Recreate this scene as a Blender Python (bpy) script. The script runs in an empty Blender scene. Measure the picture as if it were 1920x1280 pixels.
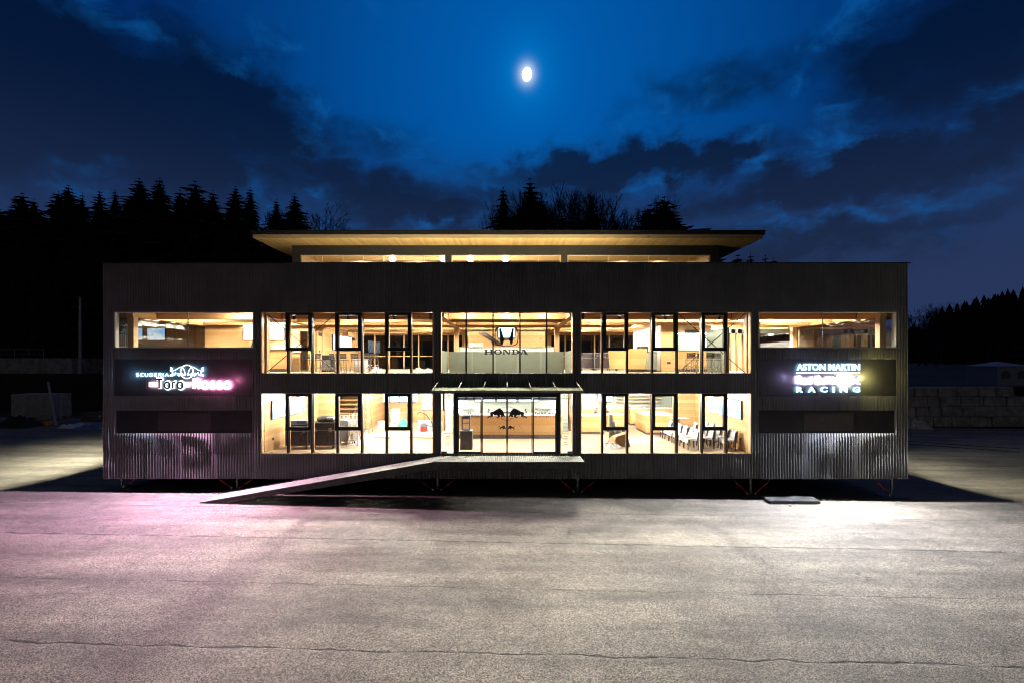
import bpy, bmesh, math, random
from mathutils import Vector, Matrix, noise
R = math.radians
random.seed(11)
scn = bpy.context.scene
# ---------------------------------------------------------------- camera
CZ = 5.6          # camera height, metres; facade plane stands 20 m away, 45 photo px = 1 m there
FP = 900.0
cam_d = bpy.data.cameras.new("camera"); cam = bpy.data.objects.new("camera", cam_d)
scn.collection.objects.link(cam); scn.camera = cam
cam.location = (0, 0, CZ); cam.rotation_euler = (R(90), 0, 0)
cam_d.sensor_width = 36; cam_d.lens = FP/1920*36
cam_d.shift_x = 10/1920; cam_d.shift_y = 39/1920
cam_d.clip_start = 0.1; cam_d.clip_end = 3000
# ---------------------------------------------------------------- render / exposure
scn.view_settings.view_transform = 'Standard'; scn.view_settings.look = 'None'
scn.view_settings.gamma = 1; scn.view_settings.exposure = 0.0
scn.cycles.use_denoising = True; scn.cycles.denoising_input_passes = 'RGB_ALBEDO_NORMAL'; scn.cycles.pixel_filter_type = 'BLACKMAN_HARRIS'; scn.cycles.filter_width = 1.15
scn.cycles.max_bounces = 7; scn.cycles.diffuse_bounces = 4; scn.cycles.glossy_bounces = 3
scn.cycles.transparent_max_bounces = 16; scn.cycles.caustics_reflective = False; scn.cycles.caustics_refractive = False
scn.cycles.sample_clamp_indirect = 1.5; scn.cycles.sample_clamp_direct = 40; scn.cycles.blur_glossy = 1.5
# ---------------------------------------------------------------- node helper
class NT:
    def __init__(s, nt): s.nt = nt; s.n = nt.nodes; s.l = nt.links
    def new(s, t, **kw):
        o = s.n.new(t)
        for k, v in kw.items(): setattr(o, k, v)
        return o
    def put(s, sock, v):
        if hasattr(v, 'is_linked') or hasattr(v, 'links'): s.l.new(v, sock)
        elif isinstance(v, (tuple, list)) and len(v) == 3 and sock.type == 'RGBA': sock.default_value = (*v, 1)
        else: sock.default_value = v
    def m(s, op, a, b=0.0, c=0.0, clamp=False):
        o = s.new('ShaderNodeMath', operation=op, use_clamp=clamp)
        s.put(o.inputs[0], a); s.put(o.inputs[1], b); s.put(o.inputs[2], c)
        return o.outputs[0]
    def mix(s, f, a, b, blend='MIX'):
        o = s.new('ShaderNodeMix', data_type='RGBA', blend_type=blend)
        s.put(o.inputs[0], f); s.put(o.inputs[6], a); s.put(o.inputs[7], b)
        return o.outputs[2]
    def noise(s, vec, scale, detail=4, rough=.5, dist=0.0):
        o = s.new('ShaderNodeTexNoise'); s.put(o.inputs['Vector'], vec)
        o.inputs['Scale'].default_value = scale; o.inputs['Detail'].default_value = detail
        o.inputs['Roughness'].default_value = rough; o.inputs['Distortion'].default_value = dist
        return o.outputs[0]
    def ramp(s, f, lo, hi, a=0.0, b=1.0):
        o = s.new('ShaderNodeMapRange', clamp=True, interpolation_type='SMOOTHSTEP')
        s.put(o.inputs[0], f); o.inputs[1].default_value = lo; o.inputs[2].default_value = hi
        o.inputs[3].default_value = a; o.inputs[4].default_value = b
        return o.outputs[0]
    def scale(s, vec, sx, sy, sz):
        o = s.new('ShaderNodeMapping'); s.put(o.inputs['Vector'], vec); o.inputs['Scale'].default_value = (sx, sy, sz)
        return o.outputs[0]
    def comb(s, x, y, z):
        o = s.new('ShaderNodeCombineXYZ')
        for i, v in enumerate((x, y, z)): s.put(o.inputs[i], v)
        return o.outputs[0]
# ---------------------------------------------------------------- world: deep blue dusk sky with clouds
world = bpy.data.worlds.new("World"); scn.world = world; world.use_nodes = True
W = NT(world.node_tree); W.n.clear()
tc = W.new('ShaderNodeTexCoord'); sep = W.new('ShaderNodeSeparateXYZ'); W.l.new(tc.outputs['Generated'], sep.inputs[0])
az = W.m('ARCTAN2', sep.outputs[0], sep.outputs[1]); el = W.m('ARCSINE', sep.outputs[2])
def AE(px, py):   # direction of a spot of sky: azimuth and elevation
    x = (px-950)/FP; z = (679-py)/FP
    return math.atan(x), math.atan(z/math.sqrt(1+x*x))
gen = tc.outputs['Generated']
skv = W.comb(W.m('MULTIPLY', az, 1.0), 0.0, W.m('MULTIPLY', el, 1.7))
n1 = W.noise(skv, 3.2, 7, .56, .3); n2 = W.noise(skv, 9.0, 6, .6, .4)
wx = W.m('ADD', az, W.m('MULTIPLY', W.m('SUBTRACT', W.noise(W.scale(skv, 1, 1, 1.3), 4.0, 6, .6), .5), .34))
we = W.m('ADD', el, W.m('MULTIPLY', W.m('SUBTRACT', W.noise(W.scale(skv, 1.2, 1, 1.0), 5.3, 6, .6), .5), .22))
def blob(px, py, rx, ry):
    a, e = AE(px, py)
    u = W.m('DIVIDE', W.m('SUBTRACT', wx, a), rx/FP*.8); v = W.m('DIVIDE', W.m('SUBTRACT', we, e), ry/FP*.8)
    d = W.m('ADD', W.m('MULTIPLY', u, u), W.m('MULTIPLY', v, v))
    return W.m('POWER', 2.718, W.m('MULTIPLY', d, -1.0))
cl = None
for px, py, rx, ry, k in [(120,190,420,170,1.0),(470,235,240,95,.9),(60,20,360,120,.6),(640,345,330,60,.7),(820,400,300,50,.7),(1180,318,330,48,1.0),
                          (1620,320,420,60,.95),(1850,90,260,110,.75),(1880,270,260,80,.85),(1420,150,280,45,.35),(250,330,420,60,.55),(1000,370,700,36,.55),
                          (1560,440,500,50,.7)]:
    b = W.m('MULTIPLY', blob(px, py, rx, ry), k)
    cl = b if cl is None else W.m('MAXIMUM', cl, b)
cloud = W.m('ADD', cl, W.m('MULTIPLY', W.m('SUBTRACT', n1, .5), 1.1))
cloud = W.m('ADD', cloud, W.m('MULTIPLY', W.m('SUBTRACT', n2, .5), .5))
cloud = W.ramp(cloud, .08, .72)
# clear sky gradient
ma, me = AE(988, 150)
da = W.m('SUBTRACT', az, ma); de = W.m('SUBTRACT', el, me)
md = W.m('SQRT', W.m('ADD', W.m('MULTIPLY', da, da), W.m('MULTIPLY', W.m('MULTIPLY', de, de), 1.0)))
low = W.ramp(el, .62, .16)
bright = W.ramp(md, .85, .0)
clear = W.mix(bright, (.0006, .020, .120), (.0002, .100, .40))
lo_a, lo_e = AE(830, 330)
clear = W.mix(W.ramp(el, .46, .24), clear, (.008, .040, .145))
clear = W.mix(W.m('MULTIPLY', W.ramp(el, .38, .12), .85), clear, (.022, .036, .095))
dark = W.mix(W.ramp(el, .50, .16), (.0012, .0075, .030), (.011, .022, .060))
sky = W.mix(W.m('MULTIPLY', cloud, .93), clear, dark)
# brighter rims where the thin cloud edge catches the dusk light
edge = W.m('MULTIPLY', W.m('MULTIPLY', W.m('MULTIPLY', cloud, W.m('SUBTRACT', 1.0, cloud)), 4.0), W.ramp(el, .12, .3))
sky = W.mix(W.m('MULTIPLY', edge, W.ramp(n2, .48, .72, 0, .5)), sky, (.004, .14, .50))
glow = W.m('POWER', 2.718, W.m('MULTIPLY', W.m('MULTIPLY', md, md), -700.0))
mm_a, mm_e = AE(988, 139)
gd = W.m('SQRT', W.m('ADD', W.m('POWER', W.m('ABSOLUTE', W.m('SUBTRACT', az, mm_a)), 2.0), W.m('POWER', W.m('ABSOLUTE', W.m('SUBTRACT', el, mm_e)), 2.0)))
glow = W.m('POWER', 2.718, W.m('MULTIPLY', gd, -28.0))
sky = W.mix(W.m('MULTIPLY', glow, .75), sky, (.0, .30, .80))
glow2 = W.m('POWER', 2.718, W.m('MULTIPLY', W.m('MULTIPLY', gd, gd), -4200.0))
sky = W.mix(W.m('MULTIPLY', glow2, 1.0), sky, (.72, .85, 1.0))
# grey added to the unseen sky overhead and behind, for less blue ambient light
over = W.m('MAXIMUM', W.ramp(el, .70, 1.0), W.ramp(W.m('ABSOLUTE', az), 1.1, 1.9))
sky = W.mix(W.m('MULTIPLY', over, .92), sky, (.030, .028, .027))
# below the horizon the dome is dark
sky = W.mix(W.ramp(el, -.0, -.08), sky, (.004, .006, .012))
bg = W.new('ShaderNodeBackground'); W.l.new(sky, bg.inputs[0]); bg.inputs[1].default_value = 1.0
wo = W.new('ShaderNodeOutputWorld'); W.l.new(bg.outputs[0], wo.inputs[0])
# moonlight: the one distant lamp, from the moon's direction
sl = bpy.data.lights.new("moonlight", 'SUN'); sl.energy = .03; sl.angle = R(.5); sl.color = (.8, .88, 1)
so = bpy.data.objects.new("moonlight", sl); scn.collection.objects.link(so)
a_, e_ = AE(988, 140)
so.rotation_euler = Vector((math.sin(a_)*math.cos(e_), math.cos(a_)*math.cos(e_), math.sin(e_))).to_track_quat('Z', 'Y').to_euler()

# ================================================================ helpers
C = scn.collection
BASE = {}
def px2(px, Y=20.0): return (px-950)*Y/FP
def pz(py, Y=20.0): return CZ+(679-py)*Y/FP
def ground_z(x): return -.0115*max(-60, min(60, x))
def tag(o, label=None, cat=None, group=None, kind=None):
    for k, v in (('label', label), ('category', cat), ('group', group), ('kind', kind)):
        if v: o[k] = v
    return o
def thing(name, label, cat, loc=(0, 0, 0), rz=0, group=None):
    o = bpy.data.objects.new(name, None); o.empty_display_size = .2; C.objects.link(o)
    o.location = loc; o.rotation_euler = (0, 0, rz); tag(o, label, cat, group)
    BASE[o.name] = Vector(loc)
    return o
def off(p): return BASE.get(p.name, Vector((0, 0, 0))) if p is not None else Vector((0, 0, 0))
class MB:
    def __init__(s): s.v = []; s.f = []; s.sm = False
    def add(s, vs, fs):
        n = len(s.v); s.v += [tuple(v) for v in vs]; s.f += [tuple(i+n for i in f) for f in fs]; return s
    def box(s, x0, x1, y0, y1, z0, z1):
        if x0 > x1: x0, x1 = x1, x0
        if y0 > y1: y0, y1 = y1, y0
        if z0 > z1: z0, z1 = z1, z0
        return s.add([(x0,y0,z0),(x1,y0,z0),(x1,y1,z0),(x0,y1,z0),(x0,y0,z1),(x1,y0,z1),(x1,y1,z1),(x0,y1,z1)],
                     [(0,3,2,1),(4,5,6,7),(0,1,5,4),(1,2,6,5),(2,3,7,6),(3,0,4,7)])
    def hexa(s, lo, hi):   # two quads of points
        return s.add(list(lo)+list(hi), [(3,2,1,0),(4,5,6,7),(0,1,5,4),(1,2,6,5),(2,3,7,6),(3,0,4,7)])
    def bar(s, a, b, w, h=None, up=(0, 0, 1)):   # rectangular bar from a to b
        h = h or w; a = Vector(a); b = Vector(b); d = (b-a).normalized(); u = Vector(up)
        if abs(d.dot(u)) > .98: u = Vector((0, 1, 0))
        sx = d.cross(u).normalized()*w/2; sy = sx.cross(d).normalized()*h/2
        return s.hexa([a-sx-sy, a+sx-sy, a+sx+sy, a-sx+sy], [b-sx-sy, b+sx-sy, b+sx+sy, b-sx+sy])
    def tube(s, pts, r, n=8, r2=None, cap=True, closed=False):
        pts = [Vector(p) for p in pts]; m = len(pts); base = len(s.v); prev = None
        for i, p in enumerate(pts):
            if closed: d = pts[(i+1) % m]-pts[i-1]
            else: d = (pts[min(i+1, m-1)]-pts[max(i-1, 0)])
            d = d.normalized() if d.length > 1e-9 else Vector((0, 0, 1))
            if prev is None: u = d.orthogonal().normalized()
            else:
                u = prev-d*prev.dot(d); u = u.normalized() if u.length > 1e-6 else d.orthogonal().normalized()
            prev = u; w = d.cross(u)
            rr = r if r2 is None else r+(r2-r)*i/max(1, m-1)
            for k in range(n):
                t = 2*math.pi*k/n; q = p+u*math.cos(t)*rr+w*math.sin(t)*rr; s.v.append(tuple(q))
        for i in range(m if closed else m-1):
            for k in range(n):
                a = base+i*n+k; b = base+i*n+(k+1) % n; j = (i+1) % m
                s.f.append((a, b, base+j*n+(k+1) % n, base+j*n+k))
        if cap and not closed:
            s.f.append(tuple(base+k for k in range(n))[::-1]); s.f.append(tuple(base+(m-1)*n+k for k in range(n)))
        return s
    def prism(s, pts, y0, y1):   # polygon in xz, extruded along y (pts listed anticlockwise seen from -y)
        n = len(pts)
        vs = [(x, y0, z) for x, z in pts]+[(x, y1, z) for x, z in pts]
        ar = sum(pts[i][0]*pts[(i+1) % n][1]-pts[(i+1) % n][0]*pts[i][1] for i in range(n))
        fr = tuple(range(n)) if ar > 0 else tuple(range(n))[::-1]
        fs = [fr, tuple(i+n for i in fr[::-1])]
        for i in range(n):
            j = (i+1) % n; q = (i, i+n, j+n, j); fs.append(q if ar > 0 else q[::-1])
        return s.add(vs, fs)
    def prism_h(s, pts, z0, z1):
        n = len(pts)
        ar = sum(pts[i][0]*pts[(i+1) % n][1]-pts[(i+1) % n][0]*pts[i][1] for i in range(n))
        if ar < 0: pts = pts[::-1]
        vs = [(x, y, z0) for x, y in pts]+[(x, y, z1) for x, y in pts]
        fs = [tuple(range(n))[::-1], tuple(range(n, 2*n))]+[(i, (i+1) % n, (i+1) % n+n, i+n) for i in range(n)]
        return s.add(vs, fs)
    def lathe(s, prof, cx, cy, n=16):
        b = len(s.v)
        for r, z in prof:
            for k in range(n):
                t = 2*math.pi*k/n; s.v.append((cx+r*math.cos(t), cy+r*math.sin(t), z))
        for i in range(len(prof)-1):
            for k in range(n): s.f.append((b+i*n+k, b+i*n+(k+1) % n, b+(i+1)*n+(k+1) % n, b+(i+1)*n+k))
        s.f.append(tuple(b+k for k in range(n))[::-1]); s.f.append(tuple(b+(len(prof)-1)*n+k for k in range(n)))
        return s
    def build(s, name, mat, parent=None, bevel=0, smooth=False, **kw):
        me = bpy.data.meshes.new(name); o_ = off(parent)
        me.from_pydata([(v[0]-o_.x, v[1]-o_.y, v[2]-o_.z) for v in s.v], [], s.f); me.update()
        if smooth: me.polygons.foreach_set('use_smooth', [True]*len(me.polygons))
        o = bpy.data.objects.new(name, me); C.objects.link(o)
        if mat: me.materials.append(M[mat] if isinstance(mat, str) else mat)
        if isinstance(mat, str) and mat in NEON:
            me.materials.append(M[mat+'_back'])
            for p in me.polygons: p.material_index = 1 if p.normal.y > .5 else 0
        if parent is not None: o.parent = parent; BASE[o.name] = o_
        if bevel:
            b = o.modifiers.new("bevel", 'BEVEL'); b.width = bevel; b.segments = 2; b.limit_method = 'ANGLE'
        if kw: tag(o, **kw)
        return o
def kids(o): return [c for c in o.children]
def copy_tree(o, parent=None):
    c = o.copy(); C.objects.link(c)
    if parent is not None: c.parent = parent
    for ch in kids(o): copy_tree(ch, c)
    return c
def dup(o, loc, rz=0, label=None, scale=None):
    c = copy_tree(o); c.location = loc; c.rotation_euler = (0, 0, rz)
    if label: c['label'] = label
    if scale: c.scale = (scale,)*3
    return c
def lamp(kind, loc, energy, col, size=.1, rot=None, parent=None, name="lamp_light", spot=None, blend=.4, sy=None):
    l = bpy.data.lights.new(name, kind); l.energy = energy; l.color = col
    if kind in ('POINT', 'SPOT'): l.shadow_soft_size = size
    if kind == 'AREA':
        l.shape = 'RECTANGLE'; l.size = size; l.size_y = sy or size
    if kind == 'SPOT': l.spot_size = R(spot or 100); l.spot_blend = blend
    o = bpy.data.objects.new(name, l); C.objects.link(o); o.location = Vector(loc)-off(parent)
    if rot: o.rotation_euler = rot
    if parent is not None: o.parent = parent
    return o
# ================================================================ materials
M = {}
def mat(name, col=(.5, .5, .5), rough=.5, metal=0.0, var=0.0, vscale=3.0, bump=0.0, bscale=20.0, spec=.5):
    m = bpy.data.materials.new(name); m.use_nodes = True; N = NT(m.node_tree)
    b = N.n['Principled BSDF']; b.inputs['Roughness'].default_value = rough; b.inputs['Metallic'].default_value = metal
    b.inputs['Specular IOR Level'].default_value = spec
    b.inputs['Base Color'].default_value = (*col, 1)
    t = N.new('ShaderNodeTexCoord').outputs['Object']
    if var:
        f = N.noise(t, vscale, 5, .6)
        c = N.mix(N.ramp(f, .3, .7), tuple(c*(1-var) for c in col), tuple(min(1, c*(1+var)) for c in col))
        N.l.new(c, b.inputs['Base Color'])
        N.l.new(N.ramp(N.noise(t, vscale*2.3, 4), .25, .75, max(.03, rough-.12), min(1, rough+.12)), b.inputs['Roughness'])
    if bump:
        bn = N.new('ShaderNodeBump'); bn.inputs['Strength'].default_value = bump; bn.inputs['Distance'].default_value = .01
        N.l.new(N.noise(t, bscale, 5, .6), bn.inputs['Height']); N.l.new(bn.outputs[0], b.inputs['Normal'])
    M[name] = m; return m, N, b, t
def emit(name, col, strength):
    m = bpy.data.materials.new(name); m.use_nodes = True; N = NT(m.node_tree); N.n.clear()
    e = N.new('ShaderNodeEmission'); e.inputs[0].default_value = (*col, 1); e.inputs[1].default_value = strength
    o = N.new('ShaderNodeOutputMaterial'); N.l.new(e.outputs[0], o.inputs[0]); M[name] = m; return m, N, e
def wood(name, axis, c1, c2, plank=.2, rough=.45, along=(1, 1, 1)):
    """sawn spruce boards: axis = direction across the boards"""
    m, N, b, t = mat(name, c1, rough)
    s = N.new('ShaderNodeSeparateXYZ'); N.l.new(t, s.inputs[0])
    q = N.m('DIVIDE', s.outputs['XYZ'.index(axis)], plank)
    idx = N.m('FLOOR', q); fr = N.m('FRACT', q)
    rnd = N.new('ShaderNodeTexWhiteNoise', noise_dimensions='1D'); N.l.new(idx, rnd.inputs['W'])
    g = N.noise(N.scale(t, *along), 5.0, 6, .62, .6)
    g2 = N.noise(N.scale(t, *[a*.3+.2 for a in along]), 2.0, 4, .55)
    f = N.m('ADD', N.m('MULTIPLY', rnd.outputs[0], .4), N.m('ADD', N.m('MULTIPLY', g, .75), N.m('MULTIPLY', g2, .25)))
    c = N.mix(N.ramp(f, .35, 1.0), c1, c2)
    vor = N.new('ShaderNodeTexVoronoi'); N.l.new(N.scale(t, *[.35+.65*min(1, a/4) for a in along]), vor.inputs['Vector']); vor.inputs['Scale'].default_value = 2.6
    knot = N.ramp(vor.outputs['Distance'], .045, .09)
    c = N.mix(knot, tuple(v*.4 for v in c2), c)
    gap = N.ramp(N.m('ABSOLUTE', N.m('SUBTRACT', fr, .5)), .485, .498)
    c = N.mix(N.m('MULTIPLY', gap, .65), c, tuple(v*.25 for v in c2))
    N.l.new(c, b.inputs['Base Color'])
    bn = N.new('ShaderNodeBump'); bn.inputs['Strength'].default_value = .25; bn.inputs['Distance'].default_value = .004
    N.l.new(N.m('SUBTRACT', g, gap), bn.inputs['Height']); N.l.new(bn.outputs[0], b.inputs['Normal'])
    return m
WA, WB = (.66, .43, .21), (.50, .27, .10)
wood('wood_wall', 'Z', WA, WB, .19, .5, (1.0, 1.0, 9))
wood('wood_beam', 'Z', (.68, .43, .20), (.52, .28, .10), .11, .45, (.9, .9, 9))
wood('wood_ceiling', 'X', (.66, .42, .20), (.50, .28, .11), .16, .5, (9, .8, 1))
wood('wood_post', 'X', (.74, .54, .32), (.60, .38, .18), .07, .5, (8, 8, .8))
wood('wood_floor', 'Y', (.70, .57, .42), (.60, .45, .29), .22, .35, (.8, 7, 1))
wood('wood_soffit', 'X', (.55, .38, .17), (.40, .25, .10), .14, .55, (9, .8, 1))
wood('wood_grey', 'Z', (.34, .25, .17), (.24, .17, .11), .16, .6, (1, 1, 8))
wood('veneer', 'Z', (.68, .42, .19), (.56, .30, .11), .34, .38, (.7, .7, 7))
mat('cladding', (.175, .180, .192), .46, .25, .16, .7)
mat('black_metal', (.014, .014, .016), .42, .3, .3, 6)
mat('dark_panel', (.018, .018, .020), .42, .2, .25, 2); mat('sign_backing', (.036, .036, .040), .5, 0, .15, 2)
mat('dark_steel', (.05, .052, .055), .45, .8, .3, 5)
mat('grey_steel', (.34, .35, .34), .45, .8, .2, 6)
mat('galvanised', (.33, .35, .31), .5, .2, .25, 9, .15, 60)
mat('chrome', (.72, .72, .72), .22, 1.0)
mat('white_paint', (.80, .79, .76), .5, 0, .05, 4)
mat('white_plastic', (.78, .79, .78), .35, 0, .08, 8, .3, 12)
mat('plastic_film', (.74, .76, .77), .22, 0, .12, 14, .9, 22)
mat('black_plastic', (.022, .022, .024), .5)
mat('fabric_black', (.03, .03, .033), .85, 0, .3, 20, .5, 60)
mat('case_laminate', (.035, .027, .034), .35, 0, .2, 4)
mat('aluminium', (.62, .62, .63), .35, .9)
mat('green_bag', (.10, .42, .38), .5, 0, .3, 12, .9, 14)
mat('red_paint', (.42, .045, .025), .4, 0, .2, 10)
mat('green_grey', (.30, .34, .29), .3)
mat('pale_green', (.40, .47, .42), .25)
mat('dark_grey', (.12, .12, .13), .5, 0, .2, 5)
mat('grating', (.17, .18, .19), .45, .5, .2, 9); mat('shutter', (.030, .027, .030), .55, 0, .15, 5); mat('screed', (.30, .30, .29), .7)
mat('cardboard', (.60, .42, .24), .8, 0, .1, 6)
mat('yellow_tape', (.75, .42, .06), .5)
mat('tarp', (.46, .43, .41), .55, .1, .2, 3, .8, 6)
mat('plank', (.62, .55, .48), .8, 0, .2, 8)
mat('stone', (.42, .39, .36), .9, 0, .35, 1.6, .9, 4)
mat('bark', (.030, .024, .018), .95)
mat('needles', (.010, .014, .009), .95, 0, .4, .8)
mat('soil', (.030, .032, .022), .95, 0, .4, .2)
mat('under_slab', (.05, .05, .055), .8)
mat('membrane', (.10, .10, .11), .7)
mat('decal_black', (.012, .014, .015), .6)
mat('decal_gold', (.38, .24, .07), .5)
mat('cable', (.018, .018, .03), .5)
mat('blue_sheet', (.14, .20, .34), .5, 0, .3, 3, .8, 5)
mat('tent_fabric', (.30, .34, .42), .6)
mat('leaf_green', (.14, .22, .05), .6)
# ribbed translucent canopy sheet
m, N, b, t = mat('canopy_sheet', (.60, .64, .50), .5, 0, .12, 3)
tr = N.new('ShaderNodeBsdfTranslucent'); tr.inputs[0].default_value = (.62, .66, .50, 1)
mx = N.new('ShaderNodeMixShader'); mx.inputs[0].default_value = .5; N.l.new(b.outputs[0], mx.inputs[1]); N.l.new(tr.outputs[0], mx.inputs[2]); N.l.new(mx.outputs[0], N.n['Material Output'].inputs[0])
# frosted balustrade glass
m, N, b, t = mat('frosted', (.30, .34, .29), .35, 0, .06, 2)
tr = N.new('ShaderNodeBsdfTranslucent'); tr.inputs[0].default_value = (.36, .40, .34, 1)
tp = N.new('ShaderNodeBsdfTransparent'); tp.inputs[0].default_value = (.8, .85, .8, 1)
mx = N.new('ShaderNodeMixShader'); mx.inputs[0].default_value = .45; N.l.new(b.outputs[0], mx.inputs[1]); N.l.new(tr.outputs[0], mx.inputs[2])
mx2 = N.new('ShaderNodeMixShader'); mx2.inputs[0].default_value = .10; N.l.new(mx.outputs[0], mx2.inputs[1]); N.l.new(tp.outputs[0], mx2.inputs[2])
N.l.new(mx2.outputs[0], N.n['Material Output'].inputs[0])
def glass(name, tint, k):
    m = bpy.data.materials.new(name); m.use_nodes = True; N = NT(m.node_tree); N.n.clear()
    tp = N.new('ShaderNodeBsdfTransparent'); tp.inputs[0].default_value = (*tint, 1)
    gl = N.new('ShaderNodeBsdfGlossy'); gl.inputs['Roughness'].default_value = .02
    fr = N.new('ShaderNodeFresnel'); ge = N.new('ShaderNodeNewGeometry'); N.l.new(N.m('SUBTRACT', 1.5, N.m('MULTIPLY', ge.outputs['Backfacing'], .83333)), fr.inputs[0])
    mx = N.new('ShaderNodeMixShader'); N.l.new(N.m('MULTIPLY', fr.outputs[0], k, clamp=True), mx.inputs[0])
    N.l.new(tp.outputs[0], mx.inputs[1]); N.l.new(gl.outputs[0], mx.inputs[2])
    o = N.new('ShaderNodeOutputMaterial'); N.l.new(mx.outputs[0], o.inputs[0]); M[name] = m
glass('glass', (.97, .985, .975), 1.0)
glass('glass_coated', (.55, .58, .58), 1.8); glass('glass_screen', (.62, .62, .60), 3.6)
# asphalt: rolled lanes with seams, fine aggregate, cracks and stains
m, N, b, t = mat('asphalt', (.2, .2, .2), .8)
sx = N.new('ShaderNodeSeparateXYZ'); N.l.new(t, sx.inputs[0])
agg = N.new('ShaderNodeTexVoronoi'); N.l.new(t, agg.inputs['Vector']); agg.inputs['Scale'].default_value = 62
agg2 = N.noise(t, 48, 4, .7)
big = N.noise(N.scale(t, .16, .75, 1), 1.0, 6, .62)
mid = N.noise(t, 1.7, 6, .65)
aggc = N.new('ShaderNodeSeparateColor'); N.l.new(agg.outputs['Color'], aggc.inputs[0])
f = N.m('ADD', N.m('MULTIPLY', aggc.outputs[0], .50), N.m('MULTIPLY', agg2, .50))
base = N.mix(N.ramp(f, .25, .80), (.034, .031, .028), (.44, .395, .35))
chip = N.new('ShaderNodeTexVoronoi'); N.l.new(t, chip.inputs['Vector']); chip.inputs['Scale'].default_value = 36
cc = N.new('ShaderNodeSeparateColor'); N.l.new(chip.outputs['Color'], cc.inputs[0])
near_ = N.m('MULTIPLY', N.ramp(chip.outputs['Distance'], .5, .2), N.ramp(cc.outputs[1], .62, .70))
base = N.mix(N.m('MULTIPLY', near_, .9), base, (.035, .033, .03))
near2 = N.m('MULTIPLY', N.ramp(chip.outputs['Distance'], .42, .15), N.ramp(cc.outputs[0], .84, .88))
base = N.mix(N.m('MULTIPLY', near2, .7), base, (.85, .82, .78))
base = N.mix(N.ramp(f, .74, .88), base, (.78, .72, .66))
base = N.mix(1.0, base, N.mix(N.ramp(big, .30, .70), (.58, .58, .59), (1.25, 1.24, 1.2)), 'MULTIPLY')
base = N.mix(1.0, base, N.mix(N.ramp(mid, .32, .68), (.84, .84, .84), (1.10, 1.10, 1.10)), 'MULTIPLY')
trk = N.noise(N.scale(t, .07, 1.6, 1), 1.0, 5, .6)
base = N.mix(1.0, base, N.mix(N.ramp(trk, .36, .64), (.86, .86, .87), (1.07, 1.07, 1.06)), 'MULTIPLY')
warp = N.m('MULTIPLY', N.m('SUBTRACT', N.noise(N.scale(t, 1, .2, 1), .9, 8, .68), .5), .34)
yy = N.m('ADD', N.m('ADD', sx.outputs[1], warp), N.m('MULTIPLY', sx.outputs[0], .022))
seam = None
for y0, w in [(9.22, .055), (11.9, .022), (14.95, .09), (18.0, .035), (6.5, .05), (28, .08), (34, .08)]:
    wn = N.m('MULTIPLY', N.ramp(N.noise(N.scale(t, 1, .1, 1), 1.3, 5, .7), .38, .66, .05, 1.7), w)
    s_ = N.m('SUBTRACT', 1.0, N.m('DIVIDE', N.m('ABSOLUTE', N.m('SUBTRACT', yy, y0)), wn), clamp=True)
    seam = s_ if seam is None else N.m('MAXIMUM', seam, s_)
vc = N.new('ShaderNodeTexVoronoi', feature='DISTANCE_TO_EDGE'); vc.inputs['Scale'].default_value = .55
wv = N.new('ShaderNodeVectorMath', operation='ADD'); N.l.new(t, wv.inputs[0])
nzc = N.new('ShaderNodeTexNoise'); N.l.new(t, nzc.inputs['Vector']); nzc.inputs['Scale'].default_value = 1.6; nzc.inputs['Detail'].default_value = 8; nzc.inputs['Roughness'].default_value = .7
N.l.new(nzc.outputs['Color'], wv.inputs[1]); N.l.new(wv.outputs[0], vc.inputs['Vector'])
crack = N.m('MULTIPLY', N.ramp(vc.outputs['Distance'], .011, .002), N.ramp(N.noise(t, .35, 4, .6), .57, .68))
vd = N.new('ShaderNodeTexVoronoi', feature='DISTANCE_TO_EDGE'); vd.inputs['Scale'].default_value = 2.6; N.l.new(wv.outputs[0], vd.inputs['Vector'])
craze = N.m('MULTIPLY', N.ramp(vd.outputs['Distance'], .028, .006), N.ramp(N.noise(N.scale(t, .6, 1, 1), .55, 5, .65), .58, .70))
ck = N.m('MAXIMUM', N.m('MAXIMUM', seam, crack), N.m('MULTIPLY', craze, .7), clamp=True)
soft = None
for y0 in (9.22, 11.9, 14.95, 18.0):      # worn, darker strip on the near side of every seam
    d_ = N.m('SUBTRACT', yy, y0-.30); s_ = N.m('SUBTRACT', 1.0, N.m('DIVIDE', N.m('ABSOLUTE', d_), .38), clamp=True)
    soft = s_ if soft is None else N.m('MAXIMUM', soft, s_)
soft = N.m('MULTIPLY', soft, N.ramp(N.noise(N.scale(t, .35, 1, 1), 1.0, 5, .6), .40, .68))
base = N.mix(N.m('MULTIPLY', soft, .40), base, (.06, .058, .055))
base = N.mix(N.m('MULTIPLY', ck, .8), base, (.018, .017, .016))
oil = N.ramp(N.noise(t, .8, 5, .6), .70, .78)
base = N.mix(N.m('MULTIPLY', oil, .6), base, (.045, .043, .042))
N.l.new(base, b.inputs['Base Color'])
bn = N.new('ShaderNodeBump'); bn.inputs['Strength'].default_value = .85; bn.inputs['Distance'].default_value = .012
N.l.new(N.m('SUBTRACT', N.m('ADD', N.m('MULTIPLY', f, .6), N.m('MULTIPLY', mid, .5)), N.m('MULTIPLY', ck, 1.4)), bn.inputs['Height']); N.l.new(bn.outputs[0], b.inputs['Normal'])
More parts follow.
